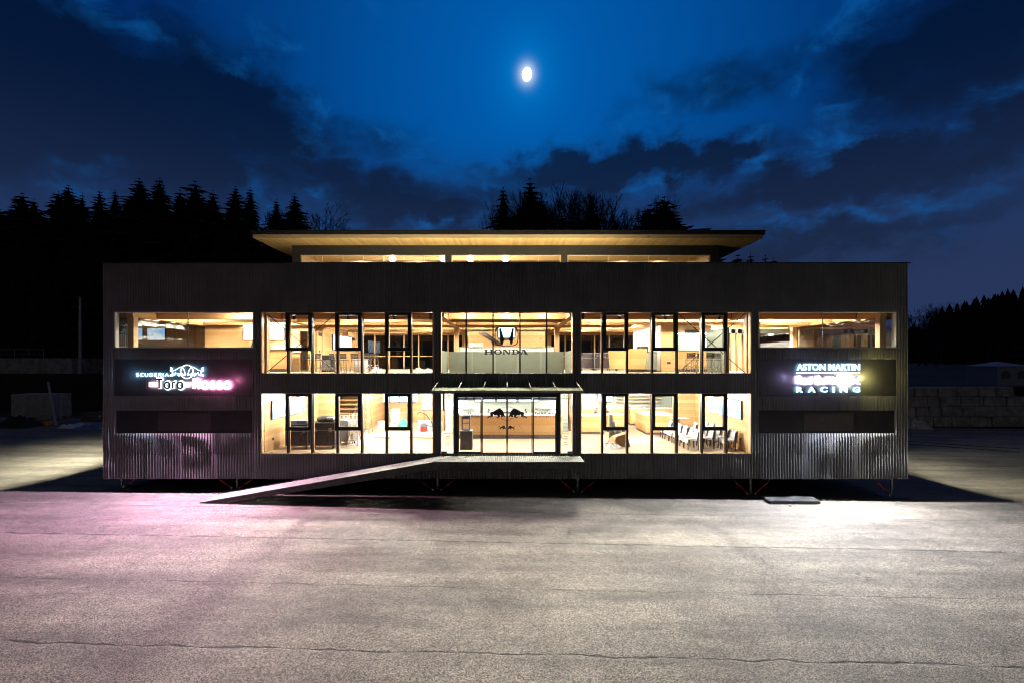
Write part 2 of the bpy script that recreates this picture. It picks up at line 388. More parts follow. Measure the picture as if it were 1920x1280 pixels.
# lit things
NEON = {'neon_white': ((.80, .92, 1.0), 3, 10), 'neon_cyan': ((.62, .86, 1.0), 3, 15), 'neon_red': ((1.0, .55, .62), 3, 40), 'neon_rose': ((1.0, .80, .90), 4, 60),
        'neon_violet': ((.95, .90, 1.0), 4, 46), 'neon_yellow': ((1.0, .95, .75), 4, 420)}
for k_, (c_, a_, b_) in NEON.items():      # glowing diffuser face, stronger unseen back glow added for the halo
    sc_ = {'neon_violet': (.80, .62, 1.0), 'neon_rose': (1.0, .22, .50), 'neon_cyan': (.20, .62, 1.0)}.get(k_, c_)
    emit(k_, c_, a_); emit(k_+'_back', sc_, b_)
emit('lamp_bright', (1.0, .92, .76), 90); emit('lamp_warm', (1.0, .86, .66), 40); emit('lamp_cool', (.92, .96, 1.0), 30); emit('moon', (1.0, .99, .97), 3.0)
m, N, e = emit('screen', (.75, .9, 1), 3.0)
t = N.new('ShaderNodeTexCoord').outputs['Object']
N.l.new(N.mix(N.ramp(N.noise(t, 2.3, 3), .35, .62), (.30, .62, 1.0), (.95, .98, 1.0)), e.inputs[0])
m, N, e = emit('screen_blue', (.3, .7, 1), 1.5)
t = N.new('ShaderNodeTexCoord').outputs['Object']
N.l.new(N.mix(N.ramp(N.noise(t, 3.3, 4), .40, .60), (.16, .50, .72), (.85, .97, 1.0)), e.inputs[0])
# ================================================================ terrain and yard
def sm(t): t = max(0, min(1, t)); return t*t*(3-2*t)
def terrain(x, y):
    h = ground_z(x)-.06
    h += 17*sm((y-50)/42)*sm((46-x)/34)
    h += 6*sm((y-52)/120)*sm((x-20)/60)
    h += 15*sm((y-160)/70)*sm((x-160)/75)
    h += .5*(noise.noise(Vector((x*.05, y*.05, 0))))*sm((y-52)/20)
    return h
xs = [-700, -500, -380]+[-300+10*i for i in range(61)]+[380, 500, 700]
ys = [-60, -20]+[10*i for i in range(0, 5)]+[46+3*i for i in range(30)]+[140+12*i for i in range(14)]+[340, 420, 560, 800]
mb = MB(); mb.v = [(x, y, terrain(x, y)) for y in ys for x in xs]
nx = len(xs); mb.f = [(j*nx+i, j*nx+i+1, (j+1)*nx+i+1, (j+1)*nx+i) for j in range(len(ys)-1) for i in range(nx-1)]
mb.build('ground', 'soil', smooth=True, kind='structure')
mb = MB(); gx = [-62, -40, -20, 0, 20, 40, 62]; gy = [-20, 0, 20, 44.5]
mb.v = [(x, y, ground_z(x)) for y in gy for x in gx]
mb.f = [(j*7+i, j*7+i+1, (j+1)*7+i+1, (j+1)*7+i) for j in range(3) for i in range(6)]
mb.build('asphalt_yard', 'asphalt', kind='structure')

# ================================================================ the pavilion building
YF = 20.0; YB = 33.2
XL, XR = px2(193), px2(1701)
ZT = pz(494); ZU1 = pz(585); ZU0 = pz(700); ZC0 = pz(652); ZL1 = pz(736); ZL0 = pz(850); ZB = pz(897)
Z1 = ZU0-.02; Z0 = ZL0-.02           # floor levels of upper and lower storey
bld = thing('exhibition_building', 'two storey timber building behind dark corrugated metal cladding, lit from inside', 'building', (0, YF, 0))
def hsh(i, j, k): return (math.sin(i*127.1+j*311.7+k*74.7)*43758.5453) % 1.0
def dent(u, z):      # slack sheet metal: soft waves and, low down, creased facets
    a = noise.noise(Vector((u*.33, z*.5, 3.1)))*.03
    s = 1.5; iu, iz = math.floor(u/s), math.floor(z/.9); m_ = 9
    for i in (iu-1, iu, iu+1):
        for j in (iz-1, iz, iz+1):
            d = math.hypot((u-(i+hsh(i, j, 1))*s), (z-(j+hsh(i, j, 2))*.9)*1.5)
            if d < m_: m_ = d
    k = (1.0 if z < 1.9 else max(.12, 1-(z-1.9)/1.6)) * (.5+hsh(iu, 3, 5))
    return a-.030*m_*k
def corr(name, u0, u1, z0, z1, holes, fn, parent, pitch=.115, seg=8, amp=.045, zs=.35):
    """corrugated sheet in plane coordinates u, z with rectangular openings; fn(u, out, z) -> world point"""
    mb = MB(); step = pitch/seg; n = int(round((u1-u0)/step))
    edges = sorted(set([z0, z1]+[h[2] for h in holes if z0 < h[2] < z1]+[h[3] for h in holes if z0 < h[3] < z1]))
    zl = []
    for a, b in zip(edges[:-1], edges[1:]):
        k = max(1, int((b-a)/zs)); zl += [a+(b-a)*i/k for i in range(k)]
    zl.append(z1)
    idx = {}
    def vid(i, j):
        if (i, j) not in idx:
            u = u0+i*step; z = zl[j]
            idx[(i, j)] = len(mb.v)
            mb.v.append(fn(u+.006*noise.noise(Vector((u*.4, z*.6, 0))), amp*math.cos(2*math.pi*u/pitch)+dent(u, z), z))
        return idx[(i, j)]
    for i in range(n):
        uc = u0+(i+.5)*step
        for j in range(len(zl)-1):
            zc = (zl[j]+zl[j+1])/2
            if any(h[0] < uc < h[1] and h[2] < zc < h[3] for h in holes): continue
            mb.f.append((vid(i, j), vid(i+1, j), vid(i+1, j+1), vid(i, j+1)))
    return mb.build(name, 'cladding', parent, smooth=True)
front = lambda u, o, z: (u, YF-o, z)
BL = (px2(489), px2(813)); BR = (px2(1088), px2(1409)); BC = (px2(825.5), px2(1075))
CL = (px2(214), px2(476)); CR = (px2(1422), px2(1681))
holes = [(*CL, ZC0, ZU1), (*CR, ZC0, ZU1),
         (px2(215.5), px2(474), pz(741), pz(673)), (px2(1424), px2(1679), pz(741), pz(673)),
         (px2(218), px2(474), pz(811), pz(769)), (px2(1424), px2(1677), pz(811), pz(769)),
         (*BL, ZU0, ZU1), (*BR, ZU0, ZU1), (*BC, ZU0, ZU1), (*BL, ZL0, ZL1), (*BR, ZL0, ZL1), (*BC, ZL0, ZL1)]
g = .006
corr('upper_cladding', XL, XR, ZU1+g*0, ZT, [], front, bld)
corr('middle_cladding', XL, XR, pz(742)+g, ZU1, holes, front, bld)
for ua, ub in ((XL, BL[0]), (BL[1], BC[0]), (BC[1], BR[0]), (BR[1], XR)): corr('lower_cladding', ua, ub, ZL0+g, pz(742), holes, front, bld)
corr('base_cladding', XL, XR, ZB, ZL0-.004, holes, front, bld)
SWL = {-1: (20.5, 25.7, 6.80, 7.29), 1: (20.5, 25.7, 6.93, 7.44)}
for side, xx in ((-1, XL), (1, XR)):
    fn = (lambda u, o, z, xx=xx, side=side: (xx+side*(o-.02), u, z))
    corr('side_cladding', YF+.03, YB, ZB, ZT, [SWL[side], (27.2, 32.0, 6.84, 7.27)], fn, bld, seg=6, zs=.9)
fn = lambda u, o, z: (u, YB+o, z)
rear_holes = [(-10.1, 10.1, ZU0+.02, pz(627, YB))]
corr('rear_cladding', XL, XR, ZB, ZT, rear_holes, fn, bld, seg=4, zs=1.5)
# parapet cap
mb = MB().box(XL-.08, XR+.10, YF-.06, YF+.22, ZT+.002, ZT+.035)
for s, x in ((-1, XL), (1, XR)): mb.box(x-.08 if s < 0 else x-.12, x+.12 if s < 0 else x+.10, YF+.222, YB+.05, ZT+.002, ZT+.035)
mb.build('parapet_cap', 'dark_steel', bld)
# inner wall leaf behind the cladding, with the same openings
def leaf(name, u0, u1, z0, z1, holes, fn, mt, ext=.0):
    """wall leaf of boxes around openings; fn(u0,u1,z0,z1)->box args"""
    mb = MB(); us = sorted(set([u0, u1]+[min(max(h[k], u0), u1) for h in holes for k in (0, 1)]))
    for a, b in zip(us[:-1], us[1:]):
        if b-a < 1e-4: continue
        hs = sorted((h[2], h[3]) for h in holes if h[0] < (a+b)/2 < h[1]); z = z0
        for h0, h1 in hs:
            if h0 > z: mb.box(*fn(a, b, z, h0))
            z = max(z, h1)
        if z < z1: mb.box(*fn(a, b, z, z1))
    return mb.build(name, mt, bld)
leaf('front_wall_core', XL+.05, XR-.05, ZB+.1, ZT-.05, holes, lambda a, b, c, d: (a, b, YF+.15, YF+.20, c, d), 'dark_panel')
oak = [h for h in holes if h[2] not in (pz(741), pz(811))]
leaf('front_inner_lining', XL+.3, XR-.3, Z0+.01, 7.94, oak, lambda a, b, c, d: (a, b, YF+.205, YF+.23, c, d), 'wood_wall')
for s, x in ((-1, XL), (1, XR)):
    h_ = [(20.45, 25.75, 6.3, 7.52), (27.1, 32.1, 6.3, 7.5)]
    leaf('side_wall_core', YF+.2, YB-.05, ZB+.1, ZT-.05, h_, lambda a, b, c, d: ((x+.05, x+.2) if s < 0 else (x-.2, x-.05))+(a, b, c, d), 'dark_panel')
    leaf('side_inner_lining', YF+.25, YB-.3, Z1+.01, 7.94, h_, lambda a, b, c, d: ((x+.205, x+.23) if s < 0 else (x-.23, x-.205))+(a, b, c, d), 'wood_grey')
leaf('rear_wall_core', XL+.2, XR-.2, ZB+.1, ZT-.05, rear_holes, lambda a, b, c, d: (a, b, YB-.2, YB-.05, c, d), 'dark_panel')
leaf('rear_inner_lining', XL+.3, XR-.3, Z0+.01, 7.94, rear_holes, lambda a, b, c, d: (a, b, YB-.23, YB-.205, c, d), 'wood_wall')
# slabs
MB().box(XL+.25, XR-.25, YF+.24, YB-.24, Z0-.28, Z0-.02).build('lower_slab', 'under_slab', bld)
MB().box(XL+.26, XR-.26, YF+.235, YB-.245, Z0-.018, Z0).build('lower_floor', 'wood_floor', bld)
VX = 2.72; VY = 22.45     # the double height void behind the middle bay
def void_slab(name, z0, z1, mt, e=0):
    MB().box(XL+.25+e, -VX-e, YF+.24+e, YB-.24-e, z0, z1).box(VX+e, XR-.25-e, YF+.24+e, YB-.24-e, z0, z1).box(-VX-e, VX+e, VY+e, YB-.24-e, z0, z1).build(name, mt, bld)
void_slab('upper_slab', pz(735)+.09, Z1-.02, 'wood_beam')
void_slab('lower_ceiling', pz(735)+.065, pz(735)+.088, 'wood_ceiling')
void_slab('upper_floor', Z1-.018, Z1, 'wood_floor', .002)
MB().box(XL+.25, XR-.25, YF+.24, YB-.24, 7.96, 8.0).build('upper_ceiling', 'wood_ceiling', bld)
MB().box(XL+.21, XR-.21, YF+.21, YB-.21, 8.01, 8.5).build('terrace_slab', 'membrane', bld)
# timber frame
for x in (-15.9, -10.27, -2.78, 2.78, 10.27, 15.9):
    for y in (YF+.42, 26.6, 32.6):
        if y < 21 and abs(x) < 3: continue
        MB().box(x-.13, x+.13, y-.13, y+.13, Z1, 7.5).build('column', 'wood_post', bld, bevel=.006)
        MB().box(x-.13, x+.13, y-.13, y+.13, Z0, pz(735)+.06).build('column', 'wood_post', bld, bevel=.006) if (abs(x) > 12 or y > 30) else None
    MB().box(x-.14, x+.14, YF+.24, YB-.25, 7.5, 7.955).build('main_beam', 'wood_beam', bld, bevel=.005)
for y in (21.7, 23.3, 25.0, 26.9, 28.8, 30.8, 32.7):
    mb = MB()
    bx = [XL+.3, -15.9, -10.27, -2.78, 2.78, 10.27, 15.9, XR-.3]
    for a, b in zip(bx[:-1], bx[1:]):
        mb.box(a+.15, b-.15, y-.08, y+.08, 7.53, 7.958)
    mb.build('cross_beam', 'wood_beam', bld, bevel=.005)
# black hanger shoes where cross beams meet the main beams
for y in (21.7, 25.0, 28.8):
    for x in (-15.9, -10.27, -2.78, 2.78, 10.27, 15.9):
        for s in (-1, 1): MB().box(x+s*.142, x+s*.162, y-.095, y+.095, 7.60, 7.93).build('beam_shoe', 'black_metal', bld)
# sign recess backs, lower dark screens
for h in holes[2:4]: MB().box(h[0]-.01, h[1]+.01, YF+.01, YF+.045, h[2]-.01, h[3]+.01).build('sign_backing', 'sign_backing', bld)
for i, h in enumerate(holes[4:6]):
    p = MB().box(h[0]-.01, h[1]+.01, YF+.02, YF+.045, h[2]-.01, h[3]+.01).build('service_panel', 'dark_panel', bld)
    a, b = ((296, 395) if i == 0 else (1508, 1601))
    MB().box(px2(a), px2(b), YF+.008, YF+.018, pz(807), pz(773)).build('shutter', 'shutter', p)
# ---- glazing of the six window bays
def window_bay(x0, x1, z0, z1, mull, case, posts=True, thin=False):
    w = MB()                                   # fixed frame: slim light jambs, head and sill
    w.box(x0+.0, x0+.045, YF-.015, YF+.20, z0+.03, z1-.03).box(x1-.045, x1, YF-.015, YF+.20, z0+.03, z1-.03)
    w.box(x0, x1, YF-.01, YF+.20, z1-.028, z1-.001).box(x0, x1, YF-.022, YF+.20, z0+.001, z0+.028)
    w = w.build('window', 'white_paint' if thin else 'wood_post', bld)
    MB().box(x0+.05, x1-.05, YF+.118, YF+.130, z0+.032, z1-.032).build('pane', 'glass', w)
    for px in mull:
        x = px2(px)
        m_ = MB().box(x-.030, x+.030, YF+.005, YF+.112, z0+.03, z1-.03)
        m_.build('mullion', 'black_metal', w)
        if posts: MB().box(x-.055, x+.055, YF+.136, YF+.19, z0+.03, z1-.03).build('mullion_post', 'wood_post', w)
    for a, b in case:
        xa, xb = px2(a), px2(b); zb = z1-(pz(585)-pz(657.5)) if z0 > 4 else z1-(pz(736)-pz(806))
        cs = MB().box(xa, xa+.15, YF-.03, YF+.10, zb, z1-.03).box(xb-.15, xb, YF-.03, YF+.10, zb, z1-.03)
        cs.box(xa+.15, xb-.15, YF-.029, YF+.10, z1-.14, z1-.031).box(xa+.15, xb-.15, YF-.029, YF+.10, zb, zb+.15)
        cs.build('casement', 'black_metal', w, bevel=.006)
    return w
MULL_L = [539, 584.5, 632, 677.5, 724, 770]; MULL_R = [1130, 1177, 1223.5, 1270, 1317, 1363]
CAS_L = [(535.5, 585), (628.5, 678), (721.5, 771)]; CAS_R = [(1130, 1178), (1222, 1270), (1315, 1363)]
UL = window_bay(*BL, ZU0, ZU1, MULL_L, CAS_L); UR = window_bay(*BR, ZU0, ZU1, MULL_R, CAS_R)
LL = window_bay(*BL, ZL0, ZL1, MULL_L, CAS_L); LR = window_bay(*BR, ZL0, ZL1, MULL_R, CAS_R)
UC = window_bay(*BC, ZU0, ZU1, [874, 924.5, 975, 1025], [], posts=False)
WCL = window_bay(*CL, ZC0, ZU1, [], [], False, True); WCR = window_bay(*CR, ZC0, ZU1, [], [], False, True)
for w, px in ((WCL, 349.5), (WCR, 1546)):
    MB().box(px2(px)-.018, px2(px)+.018, YF+.10, YF+.116, ZC0+.03, ZU1-.03).build('mullion', 'chrome', w)
for w, (x0, x1) in ((WCL, CL), (WCR, CR)): MB().box(x0-.05, x1+.08, YF-.05, YF+.10, ZC0-.02, ZC0-.001).build('sill', 'aluminium', w)
# side glazing
for s, x in ((-1, XL), (1, XR)):
    for y0, y1, za_, zb_ in ((*SWL[s],), (27.2, 32.0, 6.84, 7.27)):
        w = MB().box(x-.02, x+.02, y0, y0+.04, za_, zb_).box(x-.02, x+.02, y1-.04, y1, za_, zb_).box(x-.021, x+.021, y0, y1, za_-.02, za_).box(x-.021, x+.021, y0, y1, zb_, zb_+.02).build('window', 'black_metal', bld)
        MB().box(x+.035*(-s)-.006, x+.035*(-s)+.006, y0+.001, y1-.001, za_+.005, zb_-.005).build('pane', 'glass', w)
# inner glazed screen along the corner rooms: the reflection of the room shows in it
for s in (-1, 1):
    p = MB().box(s*16.1-.006, s*16.1+.006, YF+.6, 26.4, Z1+.02, 7.49).build('corner_glass_screen', 'glass_screen', bld)
# cross bracing rods behind the upper side bays
for (a, b) in ((498, 632), (1270, 1398)):
    for q in ((a, 587, b, 699), (b, 587, a, 699)):
        MB().tube([(px2(q[0], 20.35), 20.35, pz(q[1], 20.35)), (px2(q[2], 20.36), 20.36, pz(q[3], 20.36))], .019, 8).build('brace_rod', 'black_metal', bld)
# rear glazing
w = MB(); zr1 = pz(627, YB)
for i in range(21):
    x = -10.1+i*1.01
    w.box(x-.045, x+.045, YB-.16, YB+.02, ZU0+.02, zr1)
w.box(-10.1, 10.1, YB-.165, YB+.015, zr1-.07, zr1).box(-10.1, 10.1, YB-.165, YB+.015, ZU0+.86, ZU0+.92)
w = w.build('window', 'wood_post', bld)
MB().box(-10.1, 10.1, YB-.10, YB-.09, ZU0+.02, zr1).build('pane', 'glass_coated', w)
# ---- entrance
ent = MB()
ex0, ex1, ez0, ez1 = px2(851.5), px2(1050), ZL0, ZL1
ent.box(ex0, ex0+.14, YF-.02, YF+.14, ez0+.012, ez1).box(ex1-.14, ex1, YF-.02, YF+.14, ez0+.012, ez1)
ent.box(ex0+.14, ex1-.14, YF-.03, YF+.16, pz(744.5), ez1)
ent = ent.build('entrance', 'black_metal', bld)
lv = [ex0+.14, px2(903.5), px2(951), px2(998.5), ex1-.14]
for i in range(4):
    a, b = lv[i]+.004, lv[i+1]-.004; y = YF+(.0 if i in (0, 3) else .06); e = .055 if i in (0, 3) else .035
    d = MB().box(a, a+e, y, y+.045, ez0+.02, pz(745)).box(b-e, b, y, y+.045, ez0+.02, pz(745)).box(a+e, b-e, y+.001, y+.044, pz(748.5), pz(745))
    d.box(a+e, b-e, y+.001, y+.044, ez0+.02, ez0+(.09 if i in (0, 3) else .045))
    d = d.build('door', 'black_metal', ent)
    MB().box(a+e, b-e, y+.018, y+.026, ez0+.05, pz(748)).build('pane', 'glass', d)
for a, b in ((BC[0], ex0), (ex1, BC[1])):
    w = MB().box(a, a+.035, YF, YF+.12, ez0+.03, ez1-.03).box(b-.035, b, YF, YF+.12, ez0+.03, ez1-.03).box(a, b, YF, YF+.12, ez1-.028, ez1).box(a, b, YF, YF+.12, ez0+.002, ez0+.028)
    w = w.build('side_light', 'aluminium', ent)
    MB().box(a+.036, b-.036, YF+.06, YF+.07, ez0+.03, ez1-.03).build('pane', 'glass', w)
MB().box(px2(828), px2(838), YF-.02, YF+.055, ez0+.035, ez0+.10).box(px2(1064), px2(1073), YF-.02, YF+.055, ez0+.035, ez0+.10).build('floor_spring', 'black_metal', ent)
# ---- canopy over the entrance
cn = MB(); yb, yf = YF-.03, YF-1.16
cb0, cb1 = px2(818), px2(1084)
zb, zf = pz(725, YF), pz(732.3, 18.84)
n = 66
for i in range(n):      # ribbed top sheet
    a = cb0-.04+(cb1-cb0+.08)*i/n; b = cb0-.04+(cb1-cb0+.08)*(i+1)/n; z = .012 if i % 2 else 0
    cn.hexa([(a, yf, zf-.02), (b, yf, zf-.02), (b, yb, zb-.02), (a, yb, zb-.02)], [(a, yf, zf+z), (b, yf, zf+z), (b, yb, zb+z), (a, yb, zb+z)])
cn = cn.build('canopy', 'canopy_sheet', bld)
MB().box(cb0-.06, cb1+.06, yf-.03, yf-.002, zf-.06, zf+.02).build('canopy_edge', 'grey_steel', cn)
for i in range(7):
    x = cb0+(cb1-cb0)*i/6
    MB().bar((x, yf+.01, zf+.02), (x+(-.10 if i > 3 else .10 if i < 3 else 0), YF-.03, zb+.24), .03).build('canopy_hanger', 'galvanised', cn)
# ---- roof pavilion
PY = 23.5; PX0, PX1 = px2(548, PY), px2(1348, PY); zs = pz(460.5, PY); zw = pz(478, PY); PB = 31.0
mb = MB().box(PX0, PX1, PY, PY+.24, zw, zs).box(PX0, px2(563, PY), PY, PY+.24, 8.5, zw).box(px2(1333, PY), PX1, PY, PY+.24, 8.5, zw)
mb.box(px2(835, PY), px2(846, PY), PY, PY+.24, 8.5, zw).box(px2(1052, PY), px2(1064, PY), PY, PY+.24, 8.5, zw).box(px2(563, PY), px2(1333, PY), PY+.01, PY+.2, 8.5, 8.8)
mb.box(PX0, PX0+.2, PY+.24, PB, 8.5, zs).box(PX1-.2, PX1, PY+.24, PB, 8.5, zs).box(PX0, PX1, PB, PB+.2, 8.5, zs)
rp = mb.build('roof_room', 'dark_panel', bld)
for a, b in ((563, 835), (846, 1052), (1064, 1333)):
    a, b = px2(a, PY), px2(b, PY); f_ = MB(); k = max(2, round((b-a)/1.0))
    for i in range(k+1):
        x = a+.03+(b-a-.06)*i/k; wd = .03 if i in (0, k) else .010
        f_.box(x-wd, x+wd, PY+.1, PY+.16, 8.8, zw-.03)
    f_.box(a, b, PY+.1, PY+.161, zw-.03, zw-.001)
    MB().box(a+.01, b-.01, PY+.125, PY+.135, 8.8, zw-.02).build('pane', 'glass', rp)
    f_.build('frame', 'wood_post', rp)
MB().box(PX0+.21, PX1-.21, PY+.25, PB-.01, zs-.05, zs-.01).build('ceiling', 'wood_soffit', rp)
MB().box(PX0+.21, PX1-.21, PB-.14, PB-.02, 8.5, zs-.06).box(PX0+.205, PX0+.25, PY+.25, PB-.15, 8.5, zs-.06).box(PX1-.25, PX1-.205, PY+.25, PB-.15, 8.5, zs-.06).build('lining', 'wood_wall', rp)
for y in (25.6, 28.2): MB().box(PX0+.3, PX1-.3, y-.06, y+.06, zs-.30, zs-.06).build('roof_beam', 'wood_beam', rp)
MB().box(px2(850, 26), px2(1050, 26), 25.9, 25.96, pz(490.5, 26), pz(488, 26)).box(px2(600, 26), px2(820, 26), 25.9, 25.96, pz(490.5, 26), pz(489, 26)).build('inner_rail', 'wood_beam', rp)
RX0, RX1 = -11.78, 11.88; RY = 22.0
rf = MB().box(RX0, RX1, RY, PB+1.2, zs+.28, zs+.345).build('roof', 'black_metal', bld)
MB().box(RX0+.14, RX1-.14, RY+.14, PB+1.1, zs+.005, zs+.04).build('soffit', 'wood_soffit', rf)
mb = MB()
mb.box(RX0+.12, RX1-.12, RY+.07, RY+.13, zs+.01, zs+.15)
for s, x in ((-1, RX0), (1, RX1)): mb.box(x-s*.12, x-s*.07, RY+.132, PB+1.1, zs+.01, zs+.15)
mb.build('fascia_board', 'wood_grey', rf)
mb = MB().box(RX0+.02, RX1-.02, RY+.02, PB+1.1, zs+.152, zs+.278)
mb.build('roof_edge', 'black_metal', rf)
# ---- lights inside (each a small ceiling luminaire with its own lamp)
WARM = (1.0, .88, .70); WARM2 = (1.0, .93, .84); COOL = (.95, .97, 1.0)
def luminaire(x, y, z, e, col=WARM, r=.07, soft=.10, spot=None, mt='lamp_warm'):
    l = MB().lathe([(r, z), (r*1.15, z+.02), (r*1.15, z+.05)], x, y, 12).build('ceiling_light', mt, bld)
    if spot: lamp('SPOT', (x, y, z-.03), e, col, soft, (0, 0, 0), l, spot=spot)
    else: lamp('POINT', (x, y, z-.08), e, col, soft, None, l)
EU = 620
for x, y, k in [(-14.9, 22.5, .8), (-13.2, 24.1, 1.2), (-11.6, 23.9, 1.5), (-11.8, 21.2, .4), (-8.5, 24.2, .8), (-6.6, 22.4, 1), (-4.3, 24.2, 1), (-7.6, 27.8, .9), (-4.6, 27.8, 1.1), (-5.2, 30, .9), (-8.0, 31, .7),
                (-1.7, 21.3, .5), (0, 21.2, .8), (1.7, 21.3, .5), (0, 24.2, 1.2), (-1.8, 27.8, .7), (1.8, 27.8, .7),
                (4.2, 22.5, .9), (4.6, 24.2, 1.1), (6.9, 22.4, 1.3), (5.0, 27.8, .9), (4.6, 30.4, .8), (6.3, 27.4, 1.3), (9.2, 22.6, .8), (11.8, 22.6, 1.1), (11.8, 25.6, 1.3), (14.0, 22.6, .9), (14.2, 24.3, 1.2), (13.0, 28.5, 1.6), (15.0, 28, 1.3), (13.2, 30.5, 1.2), (-14.2, 28.5, .8), (9, 29, .7), (14.5, 30, .6)]:
    luminaire(x, y, 7.86, EU*k, WARM)
EL = 600; zl = pz(735)+.0
for x, y, k in [(-9.0, 21.4, .55), (-7.2, 23.8, 1.1), (-5.2, 21.6, .9), (-3.6, 24.4, 1.2), (-6.5, 27.4, 1.3), (-4.2, 29.5, 1.2), (-8.6, 25, .8),
                (-1.6, 24.0, .8), (1.6, 24.0, .8), (-1.4, 25.7, .5), (1.4, 25.7, .5), (4.1, 22.2, 1.1), (5.9, 24.2, 1.2), (7.6, 21.9, .9), (9.3, 23.6, .9), (7.2, 27.5, 1.3), (4.6, 28, 1.1), (9.2, 26.6, .8)]:
    luminaire(x, y, zl, EL*k, WARM2)
# row of slim lamps along the glazed flanks: they throw the light strips on the yard beside the house
for s in (-1, 1):
    for y in (22.2, 22.75, 23.9, 24.6, 28.3, 30.2):
        l = MB().box(s*16.3-.04, s*16.3+.04, y-.2, y+.2, 7.64, 7.70).build('ceiling_light', 'black_metal', bld)
        lamp('SPOT', (s*16.3, y, 7.6), (5500 if s < 0 else 2300), (1, .93, .70), .10, (0, R(-s*63), 0), l, spot=66, blend=.1)
# spots added inside the glass to light the yard; strongest set by its shadow streaks
for x, e in ((-9.5, .3), (-7.07, 6.5), (-5.02, 1.8), (-3.4, .3), (3.4, .3), (5.04, 2.0), (7.10, 6.5), (9.5, .4)):
    l = MB().box(x-.05, x+.05, 21.42, 21.5, 7.5, 7.95).build('added_spot', 'black_metal', bld)
    lamp('SPOT', (x, 21.38, 7.44), 620*e, (1, .92, .80), .03, (R(-60), 0, 0), l, spot=96, blend=.7)
for x in (-2.2, 0, 2.2):  # spots added over the void to light the entrance canopy
    l = MB().box(x-.05, x+.05, 20.95, 21.05, 7.74, 7.95).build('added_spot', 'black_metal', bld)
    lamp('SPOT', (x, 20.92, 7.62), 1000, (1, .95, .78), .05, (R(-35), 0, 0), l, spot=110, blend=.5)
for x, e in ((-9.6, .7), (-5.6, .9), (-1.9, .5), (0, .5), (1.9, .5), (3.6, .9), (7.6, 1.1)):  # lower row of spots added to light the ground near the facade
    l = MB().box(x-.05, x+.05, 20.75, 20.85, zl-.03, zl+.06).build('added_spot', 'black_metal', bld)
    lamp('SPOT', (x, 20.7, zl-.05), 900*e, (1, .93, .80), .05, (R(-48), 0, 0), l, spot=95, blend=.6)
# roof room spots and terrace uplights that wash the soffit
for px in (736, 831, 882, 948):
    x = px2(px, 24.0)
    l = MB().lathe([(.10, zw-.20), (.17, zw-.12), (.14, zw-.04), (.05, zw+.0)], x, 24.0, 12).tube([(x, 24.0, zw+.02), (x, 24.0, zs-.06)], .012, 6).build('spotlight', 'lamp_bright', rp)
    lamp('POINT', (x, 24.2, zw-.05), 70, WARM2, .05, None, l)
for x in (-8.2, -5, 6.5, 8.5): lamp('POINT', (x, 27, zs-.4), 80 if x < 0 else 35, WARM, .15, None, rp)
for x, e in ((-9.6, 5), (-6.6, 14), (-3.6, 24), (-.6, 30), (2.4, 30), (4.2, 14)):
    l = MB().box(x-.5, x+.5, 20.5, 20.58, 9.2, 9.26).build('terrace_uplight', 'lamp_warm', bld)
    lamp('AREA', (x, 20.55, 9.28), e*6, (1, .86, .50), 1.0, (R(180-36), 0, 0), l, sy=.06)
# ================================================================ logos and lettering
def text_mesh(txt, size, ext, off_=0.0, xs=1.0, spacing=1.0, res=3):
    cu = bpy.data.curves.new("txt", 'FONT'); cu.body = txt; cu.size = size; cu.extrude = ext/2/1.0; cu.offset = off_
    cu.space_character = spacing; cu.resolution_u = res; cu.fill_mode = 'BOTH'
    ob = bpy.data.objects.new("txt", cu); C.objects.link(ob)
    dg = bpy.context.evaluated_depsgraph_get(); me = bpy.data.meshes.new_from_object(ob.evaluated_get(dg))
    vs = [(v.co.x*xs, v.co.z, v.co.y) for v in me.vertices]; fs = [tuple(p.vertices)[::-1] for p in me.polygons]
    bpy.data.objects.remove(ob); bpy.data.meshes.remove(me)
    return vs, fs
def text(name, txt, x0, x1, z0, z1, y, mt, parent, ext=.02, bold=0.0, spacing=1.0, **kw):
    """lettering fitted to a box on a wall plane that faces -y"""
    vs, fs = text_mesh(txt, 1.0, .02, bold, 1.0, spacing)
    ax = min(v[0] for v in vs); bx = max(v[0] for v in vs); az_ = min(v[2] for v in vs); bz = max(v[2] for v in vs)
    mb = MB(); mb.v = [(x0+(v[0]-ax)/(bx-ax)*(x1-x0), y+(v[1])/.01*ext/2, z0+(v[2]-az_)/(bz-az_)*(z1-z0)) for v in vs]; mb.f = fs
    return mb.build(name, mt, parent, **kw)
BULL = [(300,400),(250,413),(203,385),(188,345),(205,308),(243,278),(215,252),(190,215),(240,232),(283,266),(272,303),(236,333),(224,366),(255,392),(300,383),
        (345,358),(430,338),(520,280),(585,243),(640,212),(700,205),(765,258),(822,330),(845,400),(858,455),(893,540),(886,572),(850,545),(822,512),(800,548),(738,562),(718,538),(742,500),(712,470),(686,492),(694,532),(662,572),(592,602),(510,536),(552,538),(592,560),(630,552),(602,512),(562,476),
        (500,488),(450,485),(424,430),(412,492),(408,545),(285,600),(290,572),(372,548),(330,532),(262,562),(205,612),(180,595),(196,556),(255,516),(318,490),(300,450)]
def bull_pts(x0, x1, z0, z1, flip=False):
    ax, bx, az_, bz = 180, 893, 612, 205
    out = []
    for x, y in BULL:
        u = (x-ax)/(bx-ax); v = (y-az_)/(bz-az_)
        out.append(((x1-(x1-x0)*u) if flip else (x0+(x1-x0)*u), z0+(z1-z0)*v))
    return out
def arc(cx, cy, rx, ry, a0, a1, n=9): return [(cx+rx*math.cos(R(a0+(a1-a0)*i/n)), cy+ry*math.sin(R(a0+(a1-a0)*i/n))) for i in range(n+1)]
